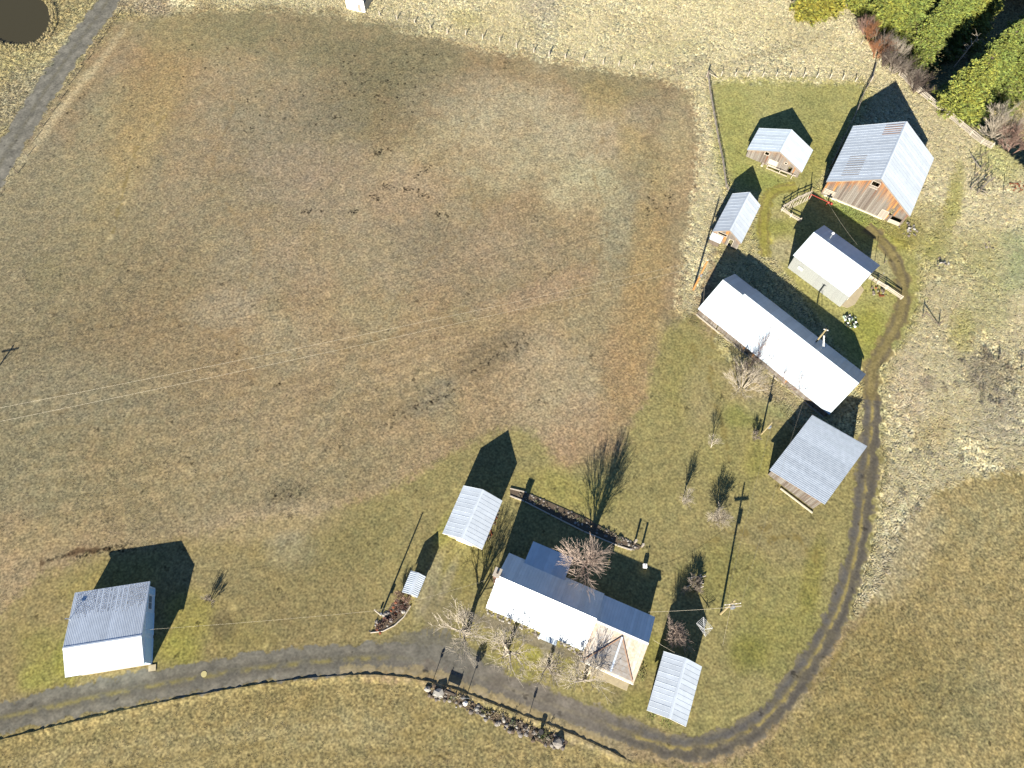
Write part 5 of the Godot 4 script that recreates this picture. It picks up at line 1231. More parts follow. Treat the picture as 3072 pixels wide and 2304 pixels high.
func build_fences():
	var f := []
	for q in [[440, 150], [605, 190], [770, 220], [920, 275], [1080, 320], [1255, 340], [1415, 375], [1578, 400], [1735, 455], [1900, 500], [2045, 535]]: f.append(G(1000 + 0.3165 * q[0], 0.3165 * q[1]))
	for q in [[130, 460], [265, 485], [410, 510], [578, 540], [708, 550], [832, 570], [970, 572]]: f.append(G(1600 + 0.3617 * q[0], 0.3617 * q[1]))
	fence("wire_fence", "long wire fence of pale posts between hay field and dry pasture", f, 1.25, 0.11, [], 0.03, [0.35, 0.7, 0.95], M.palewood, M.palewood, 1)
	f = []
	for q in [[110, 140], [230, 135], [345, 140], [450, 140], [572, 145], [685, 140], [800, 145], [910, 150], [1020, 150], [1130, 160], [1235, 170], [1340, 185], [1470, 180]]: f.append(G(2080 + 0.36166 * q[0], 180 + 0.36166 * q[1]))
	fence("wire_fence", "straight wire fence along the far side of the small barn yard", f, 1.35, 0.11, [], 0.03, [0.35, 0.7, 1.0], M.palewood, M.palewood, 2)
	f = []
	for q in [[118, 130], [130, 250], [165, 450], [205, 680], [240, 850], [268, 1060], [285, 1085]]: f.append(G(2080 + 0.36166 * q[0], 180 + 0.36166 * q[1]))
	fence("log_fence", "low grey log fence on the field side of the small barn yard", split(f, 2.4), 1.0, 0.07, [0.3, 0.6, 0.9], 0.06, [], M.greywood, M.greywood, 3)
	var cp := thing("brace_post", "thick corner post with diagonal braces where the yard fences meet the pasture", "post", G(2121, 231))
	part("shaft", tube_mesh(Vector3(0, -0.1, 0), Vector3(0, 1.7, 0), 0.13, 0.12, 8), M.oldwood, cp)
	part("brace", tube_mesh(Vector3(0, 1.1, 0), Vector3(2.2, 0.1, 0.3), 0.06, 0.06, 6), M.palewood, cp)
	f = []
	for q in [[1505, 45], [1470, 170], [1400, 300], [1330, 480], [1240, 660], [1130, 900]]: f.append(G(2080 + 0.36166 * q[0], 180 + 0.36166 * q[1]))
	fence("log_fence", "leaning log fence squeezed between small barn yard and big barn", split(f, 2.6), 1.35, 0.08, [0.35, 0.7, 1.05], 0.07, [], M.oldwood, M.greywood, 4)
	f = []
	for q in [[1030, 720], [1110, 800], [1160, 850], [1205, 885], [1300, 965], [1395, 1045], [1500, 1125], [1600, 1205], [1695, 1285], [1795, 1365], [1890, 1410]]: f.append(G(2372 + 0.3165 * q[0], 0.3165 * q[1]))
	fence("pole_rail_fence", "pale five rail pole fence below the conifers", f, 1.5, 0.085, [0.25, 0.52, 0.8, 1.08, 1.34], 0.075, [], M.palewood, M.palewood, 5)
	f = []
	for q in [[570, 330], [665, 420], [765, 520], [835, 595], [930, 660], [1020, 715]]: f.append(G(2372 + 0.3165 * q[0], 0.3165 * q[1]))
	fence("wire_fence", "old wire fence with short pale posts at the thicket edge", f, 1.1, 0.08, [], 0.03, [0.4, 0.8], M.palewood, M.palewood, 6)
	f = []
	for q in [[170, 1640], [260, 1480], [320, 1335], [410, 1195], [500, 1060], [580, 935], [650, 810], [735, 700], [830, 570], [920, 430], [1010, 300], [1100, 160]]: f.append(G(0.3165 * q[0], 0.3165 * q[1]))
	fence("wire_fence", "wire fence of thin dark posts between gravel road and hay field", f, 1.15, 0.075, [], 0.03, [0.4, 0.8], M.oldwood, M.oldwood, 7)
	# corral remains by the henhouse
	fence("corral_fence", "grey log corral side with loose pickets near the red hoist bar", split([G(2346, 628), G(2388, 603), G(2429, 586)], 1.9), 1.5, 0.08, [0.4, 0.8, 1.2], 0.07, [], M.greywood, M.palewood, 8)
	var pk := thing("picket_stack", "row of bleached pickets leaning on the corral side", "pickets", G(2400, 606))
	var rg := RandomNumberGenerator.new(); rg.seed = 9
	for i in 16:
		var a: Vector3 = G(2352 + i * 4.9, 636 - i * 2.4) - pk.position
		part("picket", tube_mesh(a, a + Vector3(rg.randf_range(0.1, 0.4), rg.randf_range(0.8, 1.2), -rg.randf_range(0.4, 0.8)), 0.045, 0.035, 5), M.palewood, pk)
	fence("corral_fence", "short grey rail corral side ending at the workshop shadow", split([G(2343, 634), G(2370, 652), G(2398, 667)], 1.8), 1.15, 0.08, [0.35, 0.65, 0.95], 0.075, [], M.palewood, M.palewood, 10)
	var gp := pole("gate_post", "yellowish leaning gate post by the red hoist bar", G(2430, 583), G(2438, 563, 2.6), 0.1, M.pole)
	var rb := thing("hoist_bar", "long red steel hoist bar lying along the workshop shadow", "bar", G(2463, 612))
	var ra := G(2434, 583, 1.3) - rb.position
	var rc := G(2484, 606, 1.5) - rb.position
	part("beam", tube_mesh(ra, rc, 0.06, 0.06, 8), M.red, rb)
	part("drum", tube_mesh(rc, rc + (rc - ra).normalized() * 0.9, 0.22, 0.22, 10), M.red, rb)
	part("leg", tube_mesh(Vector3(ra.x, 0, ra.z), ra, 0.05, 0.05, 6), M.red, rb)
	part("leg", tube_mesh(Vector3(rc.x, 0, rc.z), rc, 0.05, 0.05, 6), M.red, rb)
	# rails and scrap at the workshop end
	fence("pipe_rack", "five parallel bleached rails on posts beside the workshop concrete pad", split([G(2606, 838), G(2655, 868), G(2700, 898)], 2.0), 1.1, 0.07, [0.3, 0.5, 0.7, 0.9, 1.05], 0.06, [], M.palewood, M.palewood, 11, "rack")
	scrap("rust_heap", "heap of rusty scrap iron beside the bleached rails", G(2636, 876), 18, 1.3, ["rust", "oldwood", "greywood"], 12)
	scrap("scrap_heap", "heap of broken white and green sheet scrap next to the long shed shadow", G(2552, 963), 46, 1.35, ["scrap", "ceramic", "steel", "iron", "green"], 13)
	scrap("stone_heap", "scatter of pale stones at the big barn corner", G(2722, 690), 26, 1.7, ["stone0", "stone2", "stone1"], 14)
	scrap("stone_heap", "ring of dark and pale rocks in the pasture beyond the grass track", G(2825, 790), 14, 1.3, ["stone2", "stone1", "iron"], 15)
	scrap("rust_heap", "rusty farm implement wreck at the edge of the pasture", G(3052, 560), 14, 1.5, ["rust"], 16)
	scrap("stone_heap", "old stump and sticks in the dry pasture", G(2966, 738), 9, 0.8, ["oldwood", "greywood"], 17)
	# H brace and lone posts
	var hb := thing("brace_post", "H shaped fence brace of two posts and diagonal in the dry pasture", "post", G(2767, 950))
	var h2 := G(2815, 976) - hb.position
	part("shaft", tube_mesh(Vector3(0, -0.1, 0), Vector3(0, 1.6, 0), 0.1, 0.09, 7), M.oldwood, hb)
	part("shaft", tube_mesh(h2 + Vector3(0, -0.1, 0), h2 + Vector3(0, 1.5, 0), 0.1, 0.09, 7), M.oldwood, hb)
	part("brace", tube_mesh(Vector3(0, 1.35, 0), h2 + Vector3(0, 0.25, 0), 0.07, 0.07, 6), M.oldwood, hb)
	for q in [[2994, 1080, 1.4, "lone leaning post in the rough pasture by dark weeds"], [3062, 1112, 1.7, "taller lone post at the pasture edge"], [3009, 572, 1.8, "post next to the rusty implement wreck"], [2652, 790, 0.9, "short iron stake behind the workshop corner"]]:
		var lp := thing("lone_post", q[3], "post", G(q[0], q[1]))
		part("shaft", tube_mesh(Vector3(0, -0.1, 0), Vector3(0.05, q[2], 0), 0.08, 0.07, 6), M.oldwood, lp)
		part("cap", tube_mesh(Vector3(0.05, q[2], 0), Vector3(0.05, q[2] + 0.04, 0), 0.085, 0.05, 6), M.greywood, lp)
	# cattle loading chute
	var lc := thing("loading_chute", "collapsing log cattle chute at the pasture corner", "chute", G(2940, 545))
	for q in [[345, 1030, 1.6], [490, 1110, 1.9], [430, 760, 1.5], [640, 860, 2.0], [560, 590, 1.8], [700, 640, 1.7], [775, 860, 1.4], [540, 370, 1.6], [660, 300, 1.2]]:
		var a: Vector3 = G(2860 + 0.1447 * q[0], 420 + 0.1447 * q[1]) - lc.position
		part("post", tube_mesh(a + Vector3(0, -0.1, 0), a + Vector3(0.05, q[2], 0.05), 0.09, 0.08, 6), M.oldwood, lc)
	for q in [[380, 475, 580, 390], [345, 1010, 650, 720], [480, 1100, 850, 760], [520, 1060, 760, 820], [480, 890, 640, 720], [360, 280, 520, 580], [430, 420, 590, 610], [560, 1090, 690, 1150], [600, 1040, 700, 1100]]:
		for y in [0.5, 1.0]:
			var a: Vector3 = G(2860 + 0.1447 * q[0], 420 + 0.1447 * q[1], y) - lc.position
			var b: Vector3 = G(2860 + 0.1447 * q[2], 420 + 0.1447 * q[3], y + 0.1) - lc.position
			part("rail", tube_mesh(a, b, 0.07, 0.06, 5), M.greywood, lc)
func scrap(called: String, label: String, at: Vector3, n: int, rad: float, mats: Array, sd: int):
	var t := thing(called, label, "heap", at)
	var r := RandomNumberGenerator.new(); r.seed = sd
	var lumps := [lump_mesh(sd, 0.6), lump_mesh(sd + 50, 0.45), unit_box]
	for i in n:
		var th := r.randf() * TAU
		var d := rad * sqrt(r.randf())
		var s := r.randf_range(0.14, 0.34)
		var k := r.randi() % 3
		if called == "stone_heap": k = r.randi() % 2
		var b := Basis(Vector3(r.randf_range(-1, 1), r.randf_range(0.2, 1), r.randf_range(-1, 1)).normalized(), r.randf() * TAU)
		var sc := Vector3(s, s, s)
		if k == 2: sc = Vector3(s * r.randf_range(1.5, 5.0), s * 0.25, s * r.randf_range(0.4, 1.8))
		var y := s * 0.3 + maxf(0.0, (rad - d)) * r.randf() * 0.35
		part("piece" if called != "stone_heap" else "stone", lumps[k], M[mats[r.randi() % mats.size()]], t, Transform3D(b * Basis.from_scale(sc), Vector3(cos(th) * d, y, sin(th) * d)))

func build_poles():
	# transformer pole on the lawn
	var b := G(2162, 1842)
	var tp := G(2206, 1800, 8.5)
	var t := pole("utility_pole", "transformer pole with double crossarm on the east lawn", b, tp, 0.17, M.pole)
	var a0 := G(2173, 1815, 7.6) - b
	var a1 := G(2222, 1810, 7.6) - b
	part("crossarm", bar_mesh(a0, a1, 0.1, 0.13), M.palewood, t)
	part("crossarm", bar_mesh(a0 + Vector3(0.05, 0.0, 0.34), a1 + Vector3(0.05, 0.0, 0.34), 0.1, 0.13), M.palewood, t)
	var tr := G(2198, 1822, 6.4) - b
	part("transformer", tube_mesh(tr + Vector3(0, -0.45, 0), tr + Vector3(0, 0.45, 0), 0.27, 0.27, 12), M.steel, t)
	part("bushing", tube_mesh(tr + Vector3(0.05, 0.45, 0), tr + Vector3(0.05, 0.7, 0), 0.05, 0.04, 6), M.ceramic, t)
	for k in 4:
		var p := a0.lerp(a1, [0.03, 0.3, 0.7, 0.97][k])
		part("insulator", tube_mesh(p + Vector3(0, 0.06, 0), p + Vector3(0, 0.28, 0), 0.05, 0.04, 6), M.ceramic, t)
	# warm pole by the henhouse
	var b2 := G(2080, 869)
	var t2 := G(2123, 782, 9.3)
	t = pole("utility_pole", "orange brown wooden pole by the end of the long shed", b2, t2, 0.19, M.polewarm)
	part("pole_top_pin", tube_mesh(t2 - b2, t2 - b2 + Vector3(0, 0.25, 0), 0.05, 0.04, 6), M.ceramic, t)
	part("conduit_box", box_mesh(Vector3(-0.15, -0.3, -0.12), Vector3(0.15, 0.3, 0.12), Transform3D(Basis.IDENTITY, (t2 - b2) * 0.55 + Vector3(0.0, 0, 0.26))), M.steel, t)
	# pole rising behind the long shed
	var t3 := G(2479, 988, 7.6)
	var b3 := Vector3(t3.x, 0, t3.z)
	t = pole("utility_pole", "yellowish pole rising from the shadow behind the long shed", b3, t3, 0.17, M.pole)
	part("crossarm", bar_mesh(t3 - b3 + Vector3(-0.35, -0.15, -0.1), t3 - b3 + Vector3(0.35, -0.15, 0.1), 0.09, 0.1), M.ceramic, t)
	for k in 2: part("service_drop", tube_mesh(t3 - b3 + Vector3(0.1 + 0.15 * k, -1.5, 0.3), t3 - b3 + Vector3(0.5 + 0.2 * k, -3.3, 1.6), 0.03, 0.03, 5), M.trim, t)
	# short yard pole
	var b4 := G(2284, 1302)
	var t4 := G(2317, 1267, 4.8)
	t = pole("yard_pole", "short yellow topped yard pole on the lawn west of the pole shed", b4, t4, 0.15, M.pole)
	part("meter_box", box_mesh(Vector3(-0.2, -0.35, -0.15), Vector3(0.2, 0.35, 0.15), Transform3D(Basis.IDENTITY, (t4 - b4) * 0.6 + Vector3(0.25, 0, 0))), M.steel, t)
	# pole at the rock bed
	var b5 := G(1143, 1845)
	var t5 := G(1124, 1830, 6.8)
	t = pole("yard_pole", "pale leaning pole at the rock bed by the well house", b5, t5, 0.14, M.palewood)
	part("fuse_box", box_mesh(Vector3(-0.16, -0.25, -0.12), Vector3(0.16, 0.25, 0.12), Transform3D(Basis.IDENTITY, (t5 - b5) * 0.25 + Vector3(0.2, 0, 0))), M.steel, t)
	# pole standing just outside the left of the picture, its crossarm shadow lies on the field
	var bw := Vector3(-89.2, 0, -36.2)
	t = pole("utility_pole", "line pole at the far side of the hay field beyond the brown patches", bw, bw + Vector3(0, 8.5, 0), 0.18, M.pole)
	part("crossarm", bar_mesh(Vector3(-1.3, 8.1, 0.35), Vector3(1.3, 8.1, -0.35), 0.14, 0.16), M.palewood, t)
	part("brace", bar_mesh(Vector3(0, 7.2, 0.1), Vector3(0.8, 8.0, -0.15), 0.05, 0.05), M.palewood, t)
	part("brace", bar_mesh(Vector3(0, 7.2, 0.1), Vector3(-0.8, 8.0, 0.25), 0.05, 0.05), M.palewood, t)
	# mast behind the workshop
	var bm := G(2612, 866)
	t = pole("mast", "thin service mast at the workshop gable beside the bleached rails", bm, bm + Vector3(0, 4.9, 0), 0.06, M.oldwood)
	part("mast_cap", tube_mesh(Vector3(0, 4.9, 0), Vector3(0, 5.05, 0), 0.09, 0.04, 6), M.steel, t)
	# wires
	var gw := "field line wires"
	wire_run("upper overhead wire crossing the hay field", bw + Vector3(-0.9, 8.3, -0.9), t2 + Vector3(-0.3, 0.05, -0.2), 1.2, 0.0115, gw)
	wire_run("lower overhead wire crossing the hay field", bw + Vector3(0.9, 8.3, 1.1), t2 + Vector3(0.1, -0.6, 0.4), 1.3, 0.0115, gw)
	wire_run("wire from transformer pole north to the short yard pole", a0 + b + Vector3(0.1, 0.2, 0), G(2317, 1267, 4.6), 0.5, 0.009)
	wire_run("wire from transformer pole crossarm end to the pole behind the long shed", a1 + b + Vector3(0, 0.25, 0), t3 + Vector3(0.2, -0.1, 0), 1.0, 0.009)
	wire_run("twisted white service cable from transformer pole to the farmhouse wing", tr + b + Vector3(-0.2, 0, 0), G(1945, 1836, 3.2), 0.6, 0.014)
	wire_run("cable from the farmhouse wing down to the garden shed roof", G(1960, 1920, 3.2), G(2044, 1968, 4.0), 0.25, 0.014)
	wire_run("guy wire from transformer pole to the lawn", (b + tp) / 2 + (tp - b) * 0.25, G(2168, 1937, 0.0), 0.02, 0.012)
	wire_run("thin cable from rock bed pole to the blue garage", G(1127, 1832, 6.0), G(424, 1890, 3.9), 0.9, 0.008)
	wire_run("cable from rock bed pole over the lane to the farmhouse chimney", G(1127, 1832, 6.2), G(1460, 1740, 5.2), 0.7, 0.009)
	wire_run("cable pair from orange pole to the long shed ridge", t2 + Vector3(0.1, -0.4, 0.1), G(2110, 905, 5.0), 0.3, 0.012)
	wire_run("cable from gate post over the workshop shadow", G(2477, 595, 3.0), G(2572, 735, 3.6), 0.3, 0.013)

# ---------------------------------------------------------------- beds, yard things, water
func rock_strip(called: String, label: String, path: Array, n: int, hw: float, sz: Vector2, sd: int, mats := ["stone0", "stone1", "stone2"]):
	var t := thing(called, label, "rock bed", path[path.size() / 2])
	var r := RandomNumberGenerator.new(); r.seed = sd
	var lumps := [lump_mesh(sd, 0.55), lump_mesh(sd + 7, 0.7), lump_mesh(sd + 13, 0.5)]
	for i in n:
		var k := r.randi() % (path.size() - 1)
		var a: Vector3 = path[k]
		var b: Vector3 = path[k + 1]
		var sdv := (b - a).normalized().cross(Vector3.UP)
		var p := a.lerp(b, r.randf()) + sdv * r.randf_range(-hw, hw) - t.position
		var s := r.randf_range(sz.x, sz.y)
		p.y = s * 0.3
		part("rock", lumps[r.randi() % 3], M[mats[r.randi() % mats.size()]], t, Transform3D(Basis(Vector3.UP, r.randf() * TAU).scaled(Vector3(s, s, s)), p))
func soil_patch(called: String, label: String, pts: Array, h: float):
	var t := thing(called, label, "bed", pts[0])
	var p2 := PackedVector2Array()
	for v in pts: p2.append(Vector2(v.x - pts[0].x, v.z - pts[0].z))
	var st := S()
	var idx := Geometry2D.triangulate_polygon(p2)
	for i in range(0, idx.size(), 3):
		var q := [p2[idx[i]], p2[idx[i + 1]], p2[idx[i + 2]]]
		if (q[1] - q[0]).cross(q[2] - q[0]) < 0: q = [q[0], q[2], q[1]]
		tri(st, Vector3(q[0].x, h, q[0].y), Vector3(q[1].x, h, q[1].y), Vector3(q[2].x, h, q[2].y))
	for i in p2.size():
		var a := p2[i]
		var b := p2[(i + 1) % p2.size()]
		quad(st, Vector3(a.x, 0, a.y), Vector3(a.x, h, a.y), Vector3(b.x, h, b.y), Vector3(b.x, 0, b.y))
	part("soil", fin(st), M.soil, t)
func bank(path: Array):
	# low earth bank: gentle grass back, steep face towards the drive
	var st := S()
	var r := RandomNumberGenerator.new(); r.seed = 5
	var rows := []
	for i in path.size():
		var a: Vector3 = path[maxi(i - 1, 0)]
		var b: Vector3 = path[mini(i + 1, path.size() - 1)]
		var n := (b - a).normalized().cross(Vector3.UP)     # to the right of travel: the field side
		var hh := (0.16 + r.randf_range(-0.08, 0.08)) * clampf(minf(i, path.size() - 1 - i) / 6.0 + 0.15, 0.1, 1.0)
		var p: Vector3 = path[i]
		rows.append([p + Vector3(0, 0.006, 0) - n * 0.16, p + Vector3(0, hh, 0) - n * r.randf_range(-0.05, 0.05), p + n * 0.25 + Vector3(0, hh * 0.95, 0), p + n * 0.6 + Vector3(0, hh * 0.5, 0), p + n * 1.1 + Vector3(0, 0.006, 0)])
	for i in rows.size() - 1:
		for k in 4:
			for v in [rows[i][k], rows[i + 1][k], rows[i + 1][k + 1], rows[i][k], rows[i + 1][k + 1], rows[i][k + 1]]:
				st.set_uv(guv(v)); st.add_vertex(v)
	st.generate_normals(); st.generate_tangents()
	var o := part("earth_bank", st.commit(), M.ground, self)
	tag(o, "low grassy earth bank along the field side of the gravel drive", "bank", "", "structure")

func build_yard():
	# pond
	var pond := []
	for i in 30:
		var th := TAU * i / 30
		var k := 1.0 + 0.07 * sin(th * 3.0 + 1.0) + 0.03 * sin(th * 7.0)
		pond.append(G(52 + cos(th) * 103 * k, 55 + sin(th) * 86 * k))
	var st := S()
	var cen := G(52, 55)
	for i in 30:
		var a: Vector3 = pond[i]
		var b: Vector3 = pond[(i + 1) % 30]
		tri(st, cen + Vector3(0, 0.02, 0), a + Vector3(0, 0.02, 0), b + Vector3(0, 0.02, 0))
	var w := part("pond", fin(st), M.water, self)
	tag(w, "still dark brown pond beside the gravel road", "pond", "", "structure")
	bank(smooth_path(GG([-120, 2252, 60, 2205, 300, 2148, 560, 2092, 800, 2050, 1000, 2028, 1150, 2026, 1270, 2042, 1390, 2078, 1520, 2128, 1660, 2180, 1800, 2240, 1900, 2290]), 0.45))
	# concrete pad by the workshop
	var pad := GG([2520, 917, 2582, 856, 2592, 870, 2564, 914, 2542, 924])
	soil_patch("concrete_pad", "tan concrete slab at the workshop end", pad, 0.06)
	var cp: Node3D = get_child(get_child_count() - 1)
	(cp.get_child(0) as MeshInstance3D).material_override = M.concrete
	cp.get_child(0).name = "slab"
	# rock bed by the well house
	soil_patch("planting_bed", "crescent soil bed of dark shrubs and rocks below the well house", GG([1118, 1898, 1140, 1868, 1176, 1812, 1195, 1802, 1212, 1818, 1232, 1816, 1196, 1858, 1150, 1892]), 0.08)
	rock_strip("rock_bed", "reddish rocks piled in the crescent bed below the well house", smooth_path(GG([1130, 1888, 1165, 1850, 1190, 1822, 1215, 1826]), 0.8), 46, 0.9, Vector2(0.12, 0.3), 61, ["stone0", "stone1", "stone2", "rust"])
	var lg := thing("log_edging", "curved pale log edging of the crescent bed", "edging", G(1190, 1876))
	var lp := smooth_path(GG([1112, 1898, 1150, 1893, 1190, 1872, 1216, 1845, 1232, 1818]), 1.5)
	for i in lp.size() - 1: part("log", tube_mesh(lp[i] - lg.position + Vector3(0, 0.1, 0), lp[i + 1] - lg.position + Vector3(0, 0.1, 0), 0.11, 0.1, 6), M.palewood, lg)
	var bp := thing("lamp_post", "thin post with small lantern at the tip of the crescent bed", "lamp", G(1115, 1897))
	part("shaft", tube_mesh(Vector3(0, -0.05, 0), Vector3(0, 1.6, 0), 0.035, 0.03, 6), M.iron, bp)
	part("lantern", box_mesh(Vector3(-0.11, 1.5, -0.11), Vector3(0.11, 1.85, 0.11)), M.iron, bp)
	# bed behind the house
	var bedp := GG([1530, 1466, 1580, 1478, 1660, 1512, 1760, 1556, 1850, 1608, 1925, 1640, 1915, 1650, 1850, 1632, 1750, 1590, 1650, 1540, 1570, 1500, 1530, 1488])
	soil_patch("planting_bed", "long timber edged bed behind the farmhouse, mostly in shadow", bedp, 0.1)
	rock_strip("rock_bed", "stones and dry stalks in the timber edged bed behind the farmhouse", GG([1540, 1476, 1620, 1506, 1700, 1546, 1780, 1584, 1860, 1622, 1915, 1645]), 90, 0.8, Vector2(0.1, 0.26), 62)
	var te := thing("timber_edging", "weathered timber edging of the bed behind the farmhouse", "edging", G(1700, 1575))
	for q in [[1530, 1488, 1572, 1504], [1574, 1505, 1650, 1544], [1652, 1545, 1750, 1594], [1752, 1595, 1850, 1636], [1530, 1466, 1580, 1478], [1852, 1637, 1893, 1650]]:
		part("timber", bar_mesh(G(q[0], q[1]) - te.position + Vector3(0, 0.12, 0), G(q[2], q[3]) - te.position + Vector3(0, 0.12, 0), 0.16, 0.22), M.palewood, te)
	for q in [[1904, 1628, "square post at the end of the timber edged bed, nearer the house"], [1925, 1640, "square post at the end of the timber edged bed, farther from the house"]]:
		var p := thing("garden_post", q[2], "post", G(q[0], q[1]))
		part("shaft", box_mesh(Vector3(-0.12, -0.05, -0.12), Vector3(0.12, 1.55, 0.12)), M.greywood, p)
		part("cap", box_mesh(Vector3(-0.15, 1.55, -0.15), Vector3(0.15, 1.6, 0.15)), M.palewood, p)
	var bh := thing("bird_feeder", "white box feeder on a thin post at the edge of the house shadow", "feeder", G(1933, 1700))
	part("post", tube_mesh(Vector3(0, -0.05, 0), Vector3(0, 1.3, 0), 0.04, 0.035, 6), M.oldwood, bh)
	part("box", box_mesh(Vector3(-0.28, 0.25, -0.28), Vector3(0.28, 0.8, 0.28)), M.trim, bh)
	part("finial", tube_mesh(Vector3(0, 1.3, 0), Vector3(0, 1.5, 0), 0.09, 0.03, 6), M.oldwood, bh)
	# rotary clothes dryer
	var cd := thing("clothes_dryer", "square rotary clothes dryer with string rings on the east lawn", "clothes dryer", G(2104, 1892))
	part("mast", tube_mesh(Vector3(0, -0.05, 0), Vector3(0, 1.9, 0), 0.04, 0.035, 8), M.steel, cd)
	var cor := []
	for q in [[745, 690], [803, 640], [880, 730], [820, 800]]: cor.append(G(1820 + 0.36166 * q[0], 1620 + 0.36166 * q[1], 1.9) - cd.position)
	for c in cor: part("arm", tube_mesh(Vector3(0, 1.7, 0), c, 0.028, 0.025, 6), M.trim, cd)
	for k in 5:
		for i in 4:
			var f := 0.4 + 0.15 * k
			var hub := Vector3(0, 1.7, 0)
			part("line", tube_mesh(hub.lerp(cor[i], f), hub.lerp(cor[(i + 1) % 4], f), 0.013, 0.013, 3), M.trim, cd)
	# cut logs and stump by the shed shadow
	var sp := thing("log_pile", "small heap of pale cut logs at the tip of the garden shed shadow", "logs", G(2082, 1748))
	var r := RandomNumberGenerator.new(); r.seed = 88
	for i in 10:
		var a := Vector3(r.randf_range(-1.2, 1.0), 0.15 + 0.12 * r.randf(), r.randf_range(-0.8, 0.8))
		part("log", tube_mesh(a, a + Vector3(r.randf_range(0.5, 1.0), 0.05, r.randf_range(-0.7, 0.3)), 0.1, 0.09, 6), M.palewood, sp)
	var sn := thing("garden_statue", "dark upright ornament post behind the cut logs", "ornament", G(2090, 1740))
	part("shaft", tube_mesh(Vector3(0, -0.05, 0), Vector3(0, 1.5, 0), 0.12, 0.09, 8), M.oldwood, sn)
	part("basin", tube_mesh(Vector3(0, 0.95, 0), Vector3(0, 1.1, 0), 0.42, 0.45, 12), M.stone1, sn)
	# foundation stones along the house front
	rock_strip("rock_bed", "stone foundation planting along the sunny farmhouse wall", GG([1460, 1832, 1520, 1862, 1600, 1897, 1650, 1918]), 70, 0.35, Vector2(0.1, 0.22), 63)
	rock_strip("rock_bed", "stone foundation planting between entry canopy and porch", GG([1680, 1928, 1720, 1948, 1750, 1965]), 44, 0.35, Vector2(0.1, 0.22), 64)
	rock_strip("rock_bed", "reddish stones at the garage side wall", GG([1495, 1530, 1480, 1570, 1465, 1620]), 30, 0.3, Vector2(0.1, 0.2), 65, ["rust", "stone1", "stone0"])
	# long flower bed below the drive
	soil_patch("planting_bed", "long winter flower bed along the lower side of the drive", GG([1272, 2060, 1290, 2048, 1360, 2066, 1460, 2108, 1560, 2152, 1660, 2198, 1705, 2226, 1690, 2246, 1640, 2236, 1540, 2190, 1440, 2146, 1350, 2104, 1280, 2080]), 0.05)
	rock_strip("rock_bed", "boulders and stones along the long winter flower bed", GG([1285, 2072, 1350, 2092, 1430, 2128, 1520, 2168, 1600, 2206, 1690, 2236]), 150, 0.8, Vector2(0.12, 0.36), 66, ["stone0", "stone1", "stone2", "soil", "stone0"])
	var bs := [[1318, 2078, 0.9, "stone2", "largest pale boulder at the head of the flower bed"], [1396, 2111, 0.45, "ceramic", "white boulder in the flower bed"], [1672, 2228, 0.85, "stone0", "flat topped boulder at the tail of the flower bed"], [1284, 2068, 0.5, "stone2", "pale boulder at the very tip of the flower bed"]]
	for i in bs.size():
		var q: Array = bs[i]
		var bo := part("boulder", lump_mesh(500 + i, 0.55), M[q[3]], self, Transform3D(Basis(Vector3.UP, i * 1.1).scaled(Vector3(q[2], q[2] * 0.9, q[2] * 0.8)), G(q[0], q[1]) + Vector3(0, 0.35, 0)))
		tag(bo, q[4], "boulder")
	var lam := [[1292, 2062, 1.9, "slim lantern post at the head of the long flower bed"], [1577, 2180, 1.8, "slim lantern post far along the long flower bed"]]
	for q in lam:
		var lt := thing("lamp_post", q[3], "lamp", G(q[0], q[1]))
		part("shaft", tube_mesh(Vector3(0, 0, 0), Vector3(0, q[2], 0), 0.045, 0.04, 7), M.iron, lt)
		part("lantern", box_mesh(Vector3(-0.14, q[2] - 0.1, -0.14), Vector3(0.14, q[2] + 0.3, 0.14)), M.iron, lt)
		part("lantern_roof", tube_mesh(Vector3(0, q[2] + 0.3, 0), Vector3(0, q[2] + 0.45, 0), 0.2, 0.02, 4), M.iron, lt)
	var wm := thing("garden_windmill", "round bladed garden ornament on a pole in the flower bed", "ornament", G(1398, 2094))
	part("pole", tube_mesh(Vector3(0, 0, 0), Vector3(0, 2.9, 0), 0.05, 0.035, 7), M.iron, wm)
	part("hub", tube_mesh(Vector3(-0.12, 1.95, 0.3), Vector3(0.12, 1.95, 0.3), 0.1, 0.1, 7), M.iron, wm)
	for i in 12:
		var th := TAU * i / 12
		var s2 := S()
		var o2 := Vector3(cos(th), sin(th), 0)
		var nn := Vector3(-sin(th), cos(th), 0.2)
		var c2 := Vector3(0, 2.75, 0.1)
		hexa(s2, c2 + o2 * 0.08 - nn * 0.03, c2 + o2 * 0.62 - nn * 0.14, c2 + o2 * 0.62 + nn * 0.14, c2 + o2 * 0.08 + nn * 0.03, c2 + o2 * 0.08 - nn * 0.03 + Vector3(0, 0, 0.02), c2 + o2 * 0.62 - nn * 0.14 + Vector3(0, 0, 0.02), c2 + o2 * 0.62 + nn * 0.14 + Vector3(0, 0, 0.02), c2 + o2 * 0.08 + nn * 0.03 + Vector3(0, 0, 0.02))
		part("blade", fin(s2), M.steel, wm)
	var bn := thing("garden_bench", "dark garden bench at the head of the flower bed", "bench", G(1352, 2078), -0.35)
	part("seat", box_mesh(Vector3(-0.9, 0.65, -0.25), Vector3(0.9, 0.72, 0.25)), M.oldwood, bn)
	part("backrest", box_mesh(Vector3(-0.9, 0.85, 0.22), Vector3(0.9, 1.3, 0.28)), M.oldwood, bn)
	for x in [-0.75, 0.75]: part("leg", box_mesh(Vector3(x - 0.05, 0.25, -0.2), Vector3(x + 0.05, 1.3, 0.27)), M.iron, bn)
	var ur := thing("garden_urn", "round dark urn near the tail of the flower bed", "urn", G(1622, 2196))
